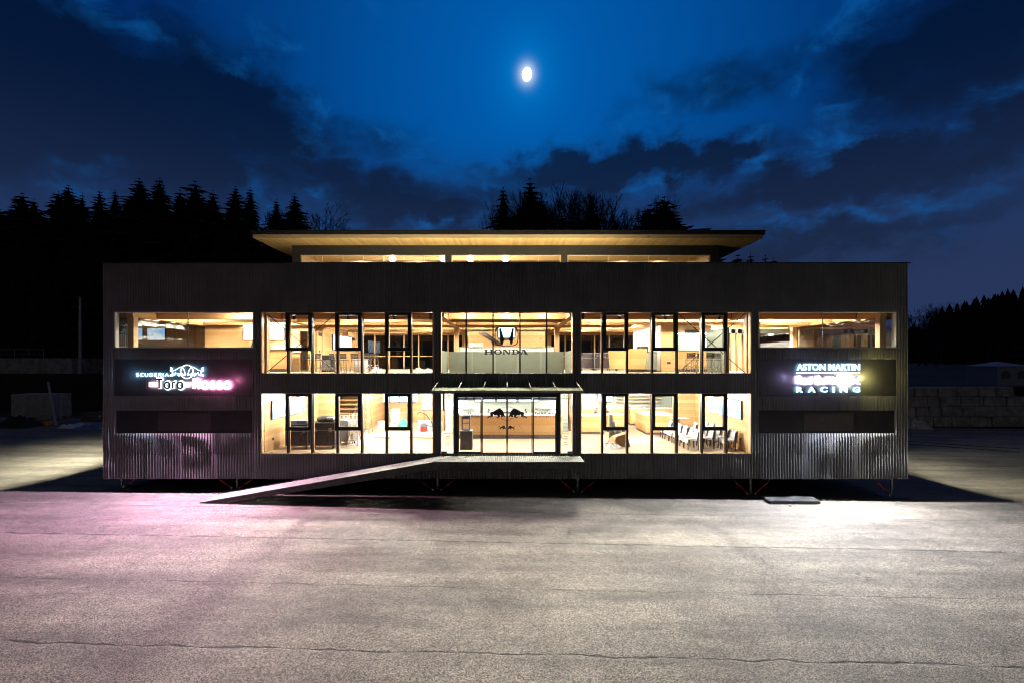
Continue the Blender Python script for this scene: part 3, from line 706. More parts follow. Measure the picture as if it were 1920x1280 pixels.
SG = {  # single stroke letters: width, strokes (x, y in cap heights)
 'R': (.62, [[(.05, 0), (.05, 1), (.35, 1)]+arc(.35, .75, .2, .25, 90, -90)+[(.05, .5)], [(.3, .5), (.58, 0)]]),
 'S': (.56, [arc(.28, .75, .22, .25, 30, 270)+arc(.28, .25, .24, .25, 90, -150)]), 'C': (.62, [arc(.36, .5, .31, .5, 45, 315)]),
 'U': (.62, [[(.05, 1), (.05, .3)]+arc(.3, .28, .25, .28, 180, 360)+[(.55, 1)]]), 'D': (.66, [[(.05, 0), (.05, 1), (.2, 1)]+arc(.2, .5, .42, .5, 90, -90, 7)[1:-1]+[(.2, 0), (.05, 0)]]),
 'E': (.52, [[(.48, 1), (.05, 1), (.05, 0), (.48, 0)], [(.05, .5), (.42, .5)]]), 'I': (.14, [[(.07, 0), (.07, 1)]]), 'A': (.70, [[(.02, 0), (.35, 1), (.68, 0)], [(.14, .33), (.56, .33)]]),
 'T': (.66, [[(.02, 1), (.64, 1)], [(.33, 1), (.33, 0)]]), 'B': (.62, [[(.05, 0), (.05, 1), (.33, 1)]+arc(.33, .76, .19, .24, 90, -90)+[(.05, .52)], [(.33, .52)]+arc(.33, .26, .23, .26, 90, -90)+[(.05, 0)]]),
 'o': (.60, [arc(.3, .35, .27, .35, 0, 360, 16)]), 's': (.48, [arc(.24, .53, .18, .17, 30, 270, 7)+arc(.24, .18, .2, .18, 90, -150, 7)]), 'r': (.36, [[(.06, 0), (.06, .7)], arc(.26, .46, .2, .24, 180, 70, 5)]),
 'e': (.56, [[(.05, .36), (.52, .36)]+arc(.28, .35, .25, .35, 0, 320, 12)]), 'd': (.58, [arc(.28, .35, .24, .35, 0, 360, 14), [(.52, 0), (.52, 1)]]), 'u': (.56, [[(.05, .7), (.05, .25)]+arc(.27, .24, .22, .24, 180, 360, 7)+[(.49, .7), (.49, 0)]]), 'l': (.14, [[(.07, 0), (.07, 1)]]), ' ': (.3, [])}
def strokes(name, txt, x0, x1, z0, z1, y, r, mt, parent, gap=.14, n=8, flat=True):
    tot = sum(SG[c][0]+gap for c in txt)-gap; k = (x1-x0-2*r)/tot; h = z1-z0-2*r; u = 0; mb = MB()
    for c in txt:
        w, ss = SG[c]
        for s_ in ss:
            pts = [(x0+r+(u+p[0])*k, y, z0+r+p[1]*h) for p in s_]; cl_ = len(pts) > 3 and math.hypot(pts[0][0]-pts[-1][0], pts[0][2]-pts[-1][2]) < 1e-4
            mb.tube(pts[:-1] if cl_ else pts, r, n, closed=cl_)
        u += w+gap
    if flat: mb.v = [(v[0], y+(v[1]-y)*.45, v[2]) for v in mb.v]
    return mb.build(name, mt, parent)
# ---- neon sign on the left: outlined bulls over a ring, word marks below
YS = YF-.02
sgn = thing('illuminated_sign', 'glowing cyan and red racing team sign with two bulls on the left dark panel', 'sign', (px2(345), YS, pz(707)))
def Q(cx, cy): return px2(250+cx/9.846), pz(675+cy/9.846)    # from the enlarged crop
def outline(name, pts, r, mt, parent, y=YS-.05, closed=True, n=5):
    return MB().tube([(x, y, z) for x, z in pts], r, n, closed=closed).build(name, mt, parent)
x0, z1 = Q(700, 120); x1, z0 = Q(1000, 290); xc, _ = Q(1008, 0)
outline('bull_outline', bull_pts(x0, x1-.03, z0, z1), .017, 'neon_cyan', sgn)
x2_, _ = Q(1318, 0)
outline('bull_outline', bull_pts(xc+.03, x2_, z0, z1, True), .017, 'neon_cyan', sgn)
cx_, cz_ = Q(1008, 208); rr = (Q(1008, 85)[1]-Q(1008, 330)[1])/2
outline('sun_ring', [(cx_+rr*.95*math.cos(t*math.pi/20), cz_+rr*math.sin(t*math.pi/20)) for t in range(40)], .02, 'neon_white', sgn, YS-.045)
xa, za = Q(62, 225); xb, zb_ = Q(680, 302)
strokes('word_scuderia', 'SCUDERIA', xa, xb, zb_, za, YS-.045, .022, 'neon_cyan', sgn, .26)
xa, za = Q(432, 330); xb, zb_ = Q(965, 530)
strokes('word_toro_glow', 'Toro', xa-.045, xb+.045, zb_-.045, za+.045, YS-.03, .068, 'neon_white', sgn, .16)
strokes('word_toro', 'Toro', xa, xb, zb_, za, YS-.085, .038, 'dark_panel', sgn, .16)
xa, za = Q(310, 400); xb, zb_ = Q(480, 485); MB().box(xa, xb, YS-.055, YS-.03, zb_, za).build('red_bar', 'neon_red', sgn)
a, b = Q(960, 400), Q(1085, 490); MB().prism([(a[0], a[1]), (b[0], a[1]), (Q(1050, 0)[0], b[1]), (a[0], b[1])], YS-.055, YS-.03).build('red_bar', 'neon_red', sgn)
xa, za = Q(1100, 315); xb, zb_ = Q(1830, 540)
strokes('word_rosso', 'Rosso', xa, xb, zb_, za, YS-.045, .062, 'neon_rose', sgn, .16)
# ---- sign on the right
sg2 = thing('illuminated_sign', 'glowing white, violet and yellow three line racing team sign on the right dark panel', 'sign', (px2(1551), YS, pz(707)))
def Q2(cx, cy): return px2(1480+cx/13.714), pz(672+cy/13.714)
def tx(name, s, a, b, mt, bold, sp=1.0, par=sg2, q=Q2, y=YS-.045, ext=.03):
    (xa, za), (xb, zb_) = q(*a), q(*b); return text(name, s, xa, xb, zb_, za, y, mt, par, ext, bold, sp)
tx('word_aston_martin', 'ASTON MARTIN', (165, 125), (1785, 298), 'neon_cyan', .030)
(xa, za), (xb, zb_) = Q2(165, 345), Q2(1785, 375)
MB().box(xa, xb, YS-.055, YS-.03, zb_, za).build('light_line', 'neon_white', sg2)
(xa, za), (xb, zb_) = Q2(150, 425), Q2(1050, 665); strokes('word_red_bull', 'Red Bull', xa, xb, zb_, za, YS-.045, .042, 'neon_violet', sg2, .13)
(xa, za), (xb, zb_) = Q2(1065, 435), Q2(1430, 665)
MB().prism(bull_pts(xa, xb, zb_, za), YS-.06, YS-.035).build('bull', 'neon_violet', sg2)
(xa, za), (xb, zb_) = Q2(1445, 435), Q2(1800, 665)
MB().prism(bull_pts(xa, xb, zb_, za, True), YS-.06, YS-.035).build('bull', 'neon_violet', sg2)
c_ = Q2(1430, 545); r_ = Q2(1430, 400)[1]-c_[1]
MB().prism([(c_[0]+r_*1.15*math.cos(t*math.pi/16), c_[1]+r_*math.sin(t*math.pi/16)) for t in range(32)], YS-.030, YS-.022).build('sun_disc', 'neon_yellow', sg2)
for i, (ch, a, b) in enumerate((('R', 155, 325), ('A', 455, 645), ('C', 770, 950), ('I', 1085, 1140), ('N', 1275, 1465), ('G', 1605, 1785))):
    tx('letter_'+ch.lower(), ch, (a, 712), (b, 855), 'neon_cyan', .035)
def sign_lamp(px, par, e, col):
    lamp('SPOT', (px2(px), YS-.10, pz(737)), e, col, 0.0, (R(-84), 0, 0), par, 'unseen_sign_light', spot=178, blend=.03)  # unseen spot that carries the sign's own light onto the yard
for px, e, c_ in ((300, 1000, (.60, .75, 1.0)), (340, 1200, (1, .55, .85)), (405, 4300, (1.0, .50, .74))): sign_lamp(px, sgn, e, c_)
for px, e, c_ in ((1505, 2300, (.80, .88, 1.0)), (1550, 2700, (.95, .93, 1.0)), (1600, 2100, (1.0, .95, .82))): sign_lamp(px, sg2, e, c_)
lamp('POINT', (px2(1622), YS-.34, pz(708)), 60, (1.0, .86, .25), 0.0, None, sg2, 'unseen_sign_light')  # unseen point lamps added before the panels to spread a halo on them
lamp('POINT', (px2(1482), YS-.42, pz(708)), 16, (.6, .5, 1.0), 0.0, None, sg2, 'unseen_sign_light')
lamp('POINT', (px2(440), YS-.26, pz(712)), 12, (1.0, .25, .5), 0.0, None, sgn, 'unseen_sign_light')
lamp('POINT', (px2(250), YS-.26, pz(702)), 7, (.25, .6, 1.0), 0.0, None, sgn, 'unseen_sign_light')
# ---- emblem and word on the middle upper glazing
emb = thing('window_lettering', 'black rounded square H emblem over the word HONDA on the upper middle glazing', 'sign', (0, YF-.01, pz(650)))
def Q3(cx, cy): return px2(900+cx/19.2), pz(605+cy/19.2)
def sup(cx, cy, rx, ry, n=44, e=2.0/4.2):
    o = []
    for i in range(n):
        t = 2*math.pi*i/n; c, s = math.cos(t), math.sin(t)
        k = 1.0-.05*(s < 0)*abs(s)
        o.append((cx+rx*k*math.copysign(abs(c)**e, c), cy-ry*math.copysign(abs(s)**e, s)))
    return o
ring_o = sup(955, 492, 432, 352); ring_i = sup(955, 492, 396, 318)
mb = MB(); n = len(ring_o)
for i in range(n):
    j = (i+1) % n
    q = [Q3(*ring_o[i]), Q3(*ring_o[j]), Q3(*ring_i[j]), Q3(*ring_i[i])]
    mb.add([(x, YF-.015, z) for x, z in q]+[(x, YF+.0, z) for x, z in q], [(0, 1, 2, 3), (7, 6, 5, 4), (0, 4, 5, 1), (2, 6, 7, 3)])
mb.build('emblem_ring', 'decal_black', emb)
H = [(692,208),(752,208),(835,500),(858,556),(900,585),(958,596),(1016,585),(1058,556),(1085,500),(1158,208),(1218,208),(1200,470),(1185,640),(1165,785),(1098,785),(1072,690),(1058,628),(1030,615),(886,615),(858,628),(845,690),(818,785),(742,785),(728,640),(712,470)]
MB().prism([Q3(*p) for p in H], YF-.016, YF-.001).build('emblem_letter', 'decal_black', emb)
def slab(name, polys):
    mb = MB()
    for k, p in enumerate(polys): mb.prism([Q3(*q) for q in p], YF-.012-.002*k, YF-.001-.0003*k)
    return mb.build(name, 'decal_black', emb)
T, B_ = 958, 1132
slab('letter_h', [[(185,T+20),(250,T+20),(250,B_-20),(185,B_-20)], [(378,T+20),(440,T+20),(440,B_-20),(378,B_-20)], [(138,T),(295,T),(270,T+24),(165,T+24)], [(165,B_-24),(270,B_-24),(295,B_),(138,B_)],
     [(330,T),(480,T),(460,T+24),(355,T+24)], [(355,B_-24),(460,B_-24),(480,B_),(330,B_)], [(240,T+68),(390,T+68),(390,T+98),(240,T+98)]])
def ringlet(cx, cy, ro, zo, ri, zi, a0=0, a1=360, n=28):
    return [[(cx+ro*math.cos(R(a0+(a1-a0)*i/n)), cy-zo*math.sin(R(a0+(a1-a0)*i/n))), (cx+ro*math.cos(R(a0+(a1-a0)*(i+1)/n)), cy-zo*math.sin(R(a0+(a1-a0)*(i+1)/n))),
             (cx+ri*math.cos(R(a0+(a1-a0)*(i+1)/n)), cy-zi*math.sin(R(a0+(a1-a0)*(i+1)/n))), (cx+ri*math.cos(R(a0+(a1-a0)*i/n)), cy-zi*math.sin(R(a0+(a1-a0)*i/n)))] for i in range(n)]
def ringl(name, segs, extra=()):
    mb = MB()
    for p in segs: mb.prism([Q3(*q) for q in p], YF-.013, YF-.001)
    for k, p in enumerate(extra): mb.prism([Q3(*q) for q in p], YF-.016-.002*k, YF-.0015)
    return mb.build(name, 'decal_black', emb)
ringl('letter_o', ringlet(645, 1045, 142, 94, 72, 66))
slab('letter_n', [[(838,T+20),(878,T+20),(878,B_-20),(838,B_-20)], [(800,T),(935,T),(1072,B_),(1020,B_),(862,T+24),(825,T+24)], [(1040,T+20),(1074,T+20),(1074,B_),(1040,B_-40)], [(1000,T),(1112,T),(1090,T+22),(1022,T+22)], [(800,B_),(912,B_),(890,B_-22),(822,B_-22)]])
ringl('letter_d', ringlet(1262, 1045, 158, 87, 78, 62, -90, 90, 18), [[(1175,T+18),(1240,T+18),(1240,B_-18),(1175,B_-18)], [(1125,T),(1275,T),(1275,T+25),(1150,T+25)], [(1150,B_-25),(1275,B_-25),(1275,B_),(1125,B_)]])
slab('letter_a', [[(1490,T),(1615,T),(1712,B_-20),(1630,B_-20),(1545,T+40),(1500,T+22)], [(1470,B_-22),(1500,B_-22),(1560,T+36),(1535,T+30)], [(1500,T+105),(1640,T+105),(1652,T+128),(1490,T+128)], [(1455,B_),(1530,B_),(1515,B_-24),(1470,B_-24)], [(1580,B_),(1742,B_),(1715,B_-24),(1605,B_-24)]])
# ---- decals on the entrance glass
YD = YF-.008
def Q4(cx, cy): return px2(905+cx/21.333), pz(755+cy/21.333)
dec = thing('door_decal', 'black charging bulls facing each other across the middle entrance doors', 'decal', (0, YF, pz(780)))
(xa, za), (xb, zb_) = Q4(180, 205), Q4(893, 612)
MB().prism(bull_pts(xa, xb, zb_, za), YF+.045, YF+.052).build('bull', 'decal_black', dec)
(xa, za), (xb, zb_) = Q4(1047, 205), Q4(1780, 612)
MB().prism(bull_pts(xa, xb, zb_, za, True), YF+.045, YF+.052).build('bull', 'decal_black', dec)
MB().tube([(lambda q: (q[0], YF+.048, q[1]))(Q4(965+300*math.cos(R(a)), 392-300*math.sin(R(a)))) for a in range(218, 323, 5)], .010, 5).build('sun_arc', 'decal_black', dec)
dec2 = thing('door_decal', 'small pair of black bulls low on the middle entrance doors', 'decal', (0, YF, pz(800)))
(xa, za), (xb, zb_) = Q4(645, 900), Q4(932, 1060); MB().prism(bull_pts(xa, xb, zb_, za), YF+.045, YF+.052).build('bull', 'decal_black', dec2)
(xa, za), (xb, zb_) = Q4(1008, 900), Q4(1300, 1060); MB().prism(bull_pts(xa, xb, zb_, za, True), YF+.045, YF+.052).build('bull', 'decal_black', dec2)
d3 = thing('door_decal', 'black Toro Rosso lettering under two small bulls on the left entrance leaf', 'decal', (px2(885), YF, pz(779)))
text('word', 'Toro Rosso', px2(868), px2(899.5), pz(781.5), pz(776), YD, 'decal_black', d3, .004, .03)
MB().prism(bull_pts(px2(875), px2(879.6), pz(775.2), pz(772)), YD-.003, YD).prism(bull_pts(px2(880.3), px2(885), pz(775.2), pz(772), True), YD-.003, YD).build('bull', 'decal_black', d3)
d4 = thing('door_decal', 'three line black racing lettering on the right entrance leaf', 'decal', (px2(1022), YF, pz(776)))
text('word', 'ASTON MARTIN', px2(1003), px2(1041), pz(768), pz(764.5), YD, 'decal_black', d4, .004, .0)
text('word', 'Red Bull', px2(1003), px2(1023.5), pz(776), pz(772), YD, 'decal_black', d4, .004, .03)
MB().prism(bull_pts(px2(1026), px2(1033), pz(776), pz(772.5)), YD-.003, YD).prism(bull_pts(px2(1034), px2(1041), pz(776), pz(772.5), True), YD-.003, YD).build('bull', 'decal_black', d4)
text('word', 'RACING', px2(1003), px2(1041), pz(781.5), pz(778.5), YD, 'decal_black', d4, .004, .0, 1.6)
for (lx, rx, lb, gy) in ((830, 850, 'sponsor lettering on the glass left of the entrance doors', 0), (1052, 1072, 'sponsor lettering on the glass right of the entrance doors', 0)):
    d5 = thing('window_decal', lb, 'decal', (px2((lx+rx)/2), YF, pz(790)))
    cx = (lx+rx)/2-1
    MB().prism(bull_pts(px2(cx-7), px2(cx-.6), pz(742.5), pz(740)), YF+.045, YF+.055).prism(bull_pts(px2(cx+.6), px2(cx+7), pz(742.5), pz(740), True), YF+.045, YF+.055).build('bull', 'decal_black', d5)
    text('word', 'Red Bull', px2(cx-7.5), px2(cx+7.5), pz(748), pz(744), YF+.05, 'decal_black' if lx > 1000 else 'decal_gold', d5, .004, .02)
    mb = MB()
    for k, y in enumerate((755, 762, 771, 777, 786, 793, 800, 812, 817, 822, 828, 833)):
        w = 3+3*((k*37) % 5)/4; mb.box(px2(cx-w), px2(cx+w), YF+.048, YF+.052, pz(y+.55), pz(y-.35))
    mb.build('fine_print', 'decal_gold', d5)

# ================================================================ upper floor fittings
def wallbox(name, x0, x1, y0, y1, z0, z1, mt='wood_wall', **kw): return MB().box(x0, x1, y0, y1, z0, z1).build(name, mt, bld, **kw)
wallbox('partition', -16.55, -11.05, 25.6, 25.72, Z1+.002, 7.5); wallbox('partition', -10.6, -10.26, 25.6, 25.72, Z1+.002, 7.5); wallbox('partition', -11.05, -10.6, 25.602, 25.718, 7.25, 7.5)
wallbox('partition', -10.27, -10.17, 25.73, 32.4, Z1+.002, 7.5)
wallbox('partition', -11.2, -10.45, 26.9, 27.0, Z1+.002, 7.5, 'green_grey')
mb = MB()
for px, py, w in ((418, 606, .33), (565, 603.5, .17)):
    x = px2(px, 25.58); z = pz(py, 25.58); mb.box(x-w, x+w, 25.56, 25.598, z-.085, z+.085)
for y in (25.95, 28.2, 29.9, 31.6): mb.box(-10.166, -10.14, y, y+.42, 7.02, 7.2)
mb.box(-10.166, -10.14, 26.0, 26.1, 6.15, 6.25)
mb.build('air_vent', 'dark_steel', bld)
def screen(name_lbl, x0, x1, z0, z1, y, mt='screen', depth=.05, face=-1, axis='y', group=None, bez=.02):
    """flat television: frame and lit panel. axis y faces the camera; axis x hangs on a side wall"""
    if axis == 'y':
        t = thing('television', name_lbl, 'television', ((x0+x1)/2, y, (z0+z1)/2), group=group)
        MB().box(x0, x1, y-depth, y, z0, z1).build('housing', 'black_plastic', t, bevel=.004)
        MB().box(x0+bez, x1-bez, y-depth-.004, y-depth-.001, z0+bez, z1-bez).build('screen_panel', mt, t)
    else:
        t = thing('television', name_lbl, 'television', (y, (x0+x1)/2, (z0+z1)/2), group=group)
        MB().box(y, y+depth*face, x0, x1, z0, z1).build('housing', 'black_plastic', t, bevel=.004)
        MB().box(y+(depth+.001)*face, y+(depth+.004)*face, x0+bez, x1-bez, z0+bez, z1-bez).build('screen_panel', mt, t)
    return t
YW = 25.59
screen('lit television on the upper wood wall right behind the left corner column', px2(499, YW), px2(534, YW), pz(638, YW), pz(615, YW), YW)
screen('lit television seen at the right end of the upper left corner window', px2(457, YW), px2(491, YW), pz(638, YW), pz(615, YW), YW)
for x in (px2(474, YW), px2(516, YW)):
    l = MB().box(x-.45, x+.45, YW-.10, YW-.06, pz(611, YW), pz(610, YW)).build('wall_light', 'lamp_cool', bld)
    lamp('AREA', (x, YW-.16, pz(611, YW)-.02), 26, COOL, .9, (R(18), 0, 0), l, sy=.05)
screen('long television on the upper left side wall, nearer half', 27.95, 29.55, 6.33, 7.22, -10.165, 'screen', .06, 1, 'x', 'paired wide televisions on side walls')
screen('long television on the upper left side wall, farther half', 29.62, 31.25, 6.33, 7.22, -10.165, 'screen', .06, 1, 'x', 'paired wide televisions on side walls')
t = thing('bar_counter', 'wooden bar counter at the upper left with dark plinth and teal splashback', 'counter', (-12.3, 24.6, Z1))
MB().box(-13.4, -11.25, 24.5, 25.2, Z1+.16, Z1+1.14).build('front', 'veneer', t, bevel=.008)
MB().box(-13.35, -11.3, 24.55, 25.2, Z1+.002, Z1+.158).build('plinth', 'dark_grey', t)
MB().box(-13.45, -11.2, 24.45, 25.25, Z1+1.142, Z1+1.17).build('worktop', 'green_grey', t, bevel=.004)
MB().box(-13.4, -10.95, 25.53, 25.585, Z1+1.0, Z1+1.42).build('splashback', 'green_grey', t)
t = thing('coffee_machine', 'boxy coffee machine on the upper left bar counter', 'machine', (-12.9, 24.85, Z1+1.171))
MB().box(-13.1, -12.6, 24.62, 25.05, Z1+1.172, Z1+1.48).build('body', 'chrome', t, bevel=.02)
MB().box(-13.15, -12.5, 24.6, 25.07, Z1+1.485, Z1+1.53).build('tray', 'wood_post', t)
mb = MB()
for k in range(3): mb.lathe([(.05, Z1+1.24), (.05, Z1+1.30)], -13.0+.17*k, 24.6, 10)
mb.build('brew_head', 'black_plastic', t)
t = thing('pedestal', 'narrow dark tapered pedestal beside the upper left bar', 'stand', (-11.0, 24.3, Z1))
MB().hexa([(-11.13, 24.2, Z1), (-10.87, 24.2, Z1), (-10.87, 24.45, Z1), (-11.13, 24.45, Z1)], [(-11.02, 24.2, Z1+.95), (-10.92, 24.2, Z1+.95), (-10.92, 24.4, Z1+.95), (-11.02, 24.4, Z1+.95)]).build('body', 'dark_grey', t)
MB().box(-11.04, -10.90, 24.19, 24.41, Z1+.952, Z1+1.05).build('head', 'green_grey', t)
# bar stools
def make_stool():
    o = thing('bar_stool', 'x', 'stool', (0, 0, 0), group='high bar stools with black webbed seats')
    for sx in (-1, 1):
        for sy in (-1, 1):
            MB().tube([(sx*.17, sy*.16, .60), (sx*.215, sy*.21, .002)], .013, 8).build('leg', 'chrome', o)
    mb = MB()
    for z in (.18, .26, .34): mb.tube([(-.2, -.19, z), (.2, -.19, z)], .008, 6).tube([(-.2, .19, z), (.2, .19, z)], .008, 6)
    mb.tube([(-.2, -.19, .22), (-.2, .19, .22)], .009, 6).tube([(.2, -.19, .22), (.2, .19, .22)], .009, 6)
    mb.build('footrest', 'chrome', o)
    mb = MB()
    for k in range(6): mb.box(-.19, .19, -.18+.062*k, -.128+.062*k, .60, .625)
    mb.build('seat', 'fabric_black', o, bevel=.004)
    mb = MB().tube([(-.18, .17, .60), (-.19, .21, .93)], .012, 8).tube([(.18, .17, .60), (.19, .21, .93)], .012, 8)
    mb.build('back_frame', 'chrome', o)
    mb = MB()
    for k in range(4): mb.box(-.185, .185, .195, .207, .68+.062*k, .73+.062*k)
    mb.build('backrest', 'fabric_black', o, bevel=.003)
    return o
st = make_stool()
LBL = ['bar stool nearest the upper left bar counter, leftmost of the stools', 'second bar stool from the upper left counter, side on', 'bar stool left of the dark fridge in the upper left room',
       'bar stool right of the dark fridge, leaning beside the brace rod', 'bar stool behind the middle casement of the upper left bay', 'bar stool under the wide television, back turned to the glass',
       'bar stool next to the wrapped crate in the upper left bay', 'rightmost bar stool of the upper left row, near the white sheet', 'bar stool half hidden behind the rightmost one of the upper left row']
for i, (px, y, rz) in enumerate(((574, 24.2, .4), (590, 23.3, -.5), (601, 23.9, 2.6), (628, 23.1, 1.2), (639, 23.6, 1.7), (645, 24.2, 3.1), (668, 23.7, 3.0), (691, 23.2, 2.7), (702, 23.8, 3.3))):
    x = px2(px, y)
    if i == 0: st.location = (x, y, Z1); st.rotation_euler = (0, 0, rz); st['label'] = LBL[0]
    else: dup(st, (x, y, Z1), rz, LBL[i])
LBR = ['leftmost bar stool in front of the kitchen niche in the upper right bay', 'bar stool in front of the kitchen niche beside the timber mullion', 'third bar stool in the upper right bay, turned away', 'rightmost bar stool next to the glass screen in the upper right bay', 'bar stool at the back between the two right ones, upper right bay']
for i, (px, y, rz) in enumerate(((1294, 22.0, 3.0), (1307, 22.7, 3.5), (1329, 22.0, 3.1), (1349, 22.3, 2.2), (1341, 23.1, 2.9))):
    dup(st, (px2(px, y), y, Z1), rz, LBR[i])
t = thing('fridge', 'low dark steel fridge between the bar stools at the upper left', 'fridge', (px2(615, 24.6), 24.6, Z1))
x = px2(615, 24.6); MB().box(x-.24, x+.24, 24.4, 24.9, Z1+.002, Z1+.86).build('body', 'dark_steel', t, bevel=.01)
MB().box(x-.2, x+.2, 24.385, 24.397, Z1+.1, Z1+.62).build('door', 'grey_steel', t); MB().box(x-.05, x+.05, 24.375, 24.384, Z1+.5, Z1+.53).build('handle', 'black_plastic', t)
t = thing('wrapped_crate', 'white wrapped crate standing among the upper left bar stools', 'crate', (px2(677, 24.4), 24.4, Z1))
x = px2(677, 24.4); MB().box(x-.32, x+.26, 24.2, 24.8, Z1+.002, Z1+.62).build('body', 'white_paint', t, bevel=.02)
MB().box(x-.325, x+.265, 24.19, 24.81, Z1+.63, Z1+.66).build('lid', 'white_plastic', t)
def rumpled(name, label, cat, x0, x1, y0, y1, z, h, mt, seed=0, n=18):
    mb = MB()
    for j in range(n+1):
        for i in range(n+1):
            u, v = i/n, j/n; e = min(1, 5*min(u, 1-u, v, 1-v)+.0)
            zz = z+.004+max(0, h*e*(.45+.9*abs(noise.noise(Vector((u*4+seed, v*4, seed*1.7))))+.25*noise.noise(Vector((u*11, v*11, seed)))))
            mb.v.append((x0+(x1-x0)*u+.08*noise.noise(Vector((v*3, seed, 1))), y0+(y1-y0)*v+.08*noise.noise(Vector((u*3, seed, 2))), zz))
    mb.f = [(j*(n+1)+i, j*(n+1)+i+1, (j+1)*(n+1)+i+1, (j+1)*(n+1)+i) for j in range(n) for i in range(n)]
    b = len(mb.v); mb.v += [(x0+(x1-x0)*.1, y0+(y1-y0)*.1, z+.001), (x1-(x1-x0)*.1, y0+(y1-y0)*.1, z+.001), (x1-(x1-x0)*.1, y1-(y1-y0)*.1, z+.001), (x0+(x1-x0)*.1, y1-(y1-y0)*.1, z+.001)]; mb.f.append((b+3, b+2, b+1, b))
    o = mb.build(name, mt, None, smooth=True); return tag(o, label, cat)
rumpled('plastic_sheet', 'crumpled white plastic sheet on the upper floor right of the stools', 'plastic sheet', px2(700, 23), px2(716, 23), 22.6, 23.4, Z1, .28, 'plastic_film', 1)
rumpled('plastic_sheet', 'heap of white plastic film on the upper floor beside the middle bay', 'plastic sheet', px2(774, 23), px2(812, 23), 22.5, 23.6, Z1, .22, 'plastic_film', 5)
# frosted balustrade round the void
t = thing('balustrade', 'frosted glass balustrade around the void behind the middle upper glazing', 'railing', (0, VY, Z1))
gt = pz(659, VY)
for k in range(5):
    a = -VX+.03+k*(2*VX-.06)/5; b = -VX+.03+(k+1)*(2*VX-.06)/5-.015
    MB().box(a, b, VY+.03, VY+.045, Z1-.35, gt).build('panel', 'frosted', t)
for s in (-1, 1):
    MB().box(s*(VX+.02), s*(VX+.035), YF+.45, VY, Z1-.3, gt).build('panel', 'frosted', t)
t2 = thing('low_wall', 'pale low wall behind the frosted balustrade on the upper floor', 'partition', (0, 25.5, Z1))
MB().box(px2(862, 25.5), px2(1038, 25.5), 25.4, 25.6, Z1+.002, pz(651.5, 25.5)).build('body', 'white_plastic', t2)
MB().box(px2(861, 25.5), px2(1039, 25.5), 25.36, 25.64, pz(651.5, 25.5)+.002, pz(650, 25.5)).build('cap', 'green_grey', t2)
wallbox('stair_core', px2(877, 29), px2(1022, 29), 29.0, 29.15, Z1+.002, 7.49)
MB().hexa([(px2(899, 28.9), 28.7, pz(624, 28.9)), (px2(912, 28.9), 28.7, pz(624, 28.9)), (px2(912, 28.9), 28.98, pz(624, 28.9)), (px2(899, 28.9), 28.98, pz(624, 28.9))],
          [(px2(929, 28.9), 28.7, pz(644, 28.9)), (px2(941, 28.9), 28.7, pz(644, 28.9)), (px2(941, 28.9), 28.98, pz(644, 28.9)), (px2(929, 28.9), 28.98, pz(644, 28.9))]).build('stair_string', 'dark_steel', bld)
t = thing('white_box', 'small white box on the low wall left of the emblem', 'box', (px2(892, 25.3), 25.5, pz(651, 25.5)))
MB().box(px2(880, 25.5), px2(906, 25.5), 25.42, 25.6, pz(650, 25.5)+.001, pz(643, 25.5)).build('body', 'white_plastic', t, bevel=.01)
MB().box(px2(881, 25.5), px2(887, 25.5), 25.40, 25.415, pz(648.5, 25.5), pz(644, 25.5)).build('panel', 'lamp_cool', t)
t = thing('hanging_screen', 'bright screen in a tapered dark surround hanging behind the emblem', 'screen', (px2(950, 27), 27, pz(630, 27)))
u0, u1 = px2(930, 27), px2(969, 27); l0, l1 = px2(934, 27), px2(966, 27)
MB().hexa([(l0, 27, pz(638, 27)), (l1, 27, pz(638, 27)), (l1, 27.12, pz(638, 27)), (l0, 27.12, pz(638, 27))], [(u0, 27, pz(612, 27)), (u1, 27, pz(612, 27)), (u1, 27.12, pz(612, 27)), (u0, 27.12, pz(612, 27))]).build('surround', 'green_grey', t)
MB().box(px2(934.5, 27), px2(965.5, 27), 26.985, 26.996, pz(632.5, 27), pz(614.5, 27)).build('screen_panel', 'screen', t)
MB().box(px2(940, 27), px2(942, 27), 27.04, 27.08, pz(611.8, 27), 7.955).box(px2(958, 27), px2(960, 27), 27.04, 27.08, pz(611.8, 27), 7.955).build('hanger', 'black_metal', t)
# upper right
wx = 7.9
wallbox('partition', wx, wx+.1, 24.7, 30.0, Z1+.002, 7.49, 'white_paint'); wallbox('partition', wx, 8.62, 24.55, 24.69, Z1+.002, 7.49)
wallbox('partition', 8.63, 10.6, 24.9, 25.0, Z1+1.95, 7.49); wallbox('kitchen_niche', 8.63, 10.6, 25.25, 25.3, Z1+1.1, Z1+1.95, 'pale_green')
MB().box(9.25, 9.95, 24.87, 24.898, 7.06, 7.24).box(8.2, 8.38, 24.53, 24.548, Z1+.42, Z1+.52).build('air_vent', 'dark_steel', bld)
MB().box(8.63, 10.6, 24.8, 24.83, Z1+1.93, Z1+1.96).build('niche_light', 'lamp_cool', bld)
lamp('AREA', (9.6, 24.95, Z1+1.92), 16, (.95, 1, .98), 1.9, (0, 0, 0), bld, sy=.1)
lamp('AREA', (wx-1.0, 26.8, 7.5), 190, COOL, 2.6, (0, R(-38), 0), bld, sy=.2)
t = thing('kitchen_unit', 'low wooden kitchen unit with dark worktop edge under the bright niche', 'kitchen unit', (9.6, 24.7, Z1))
MB().box(8.66, 10.55, 24.62, 25.24, Z1+.16, Z1+1.06).build('front', 'veneer', t, bevel=.005); MB().box(8.64, 10.57, 24.6, 25.24, Z1+1.062, Z1+1.1).build('worktop', 'dark_grey', t); MB().box(8.7, 10.5, 24.7, 25.2, Z1+.002, Z1+.158).build('plinth', 'dark_grey', t)
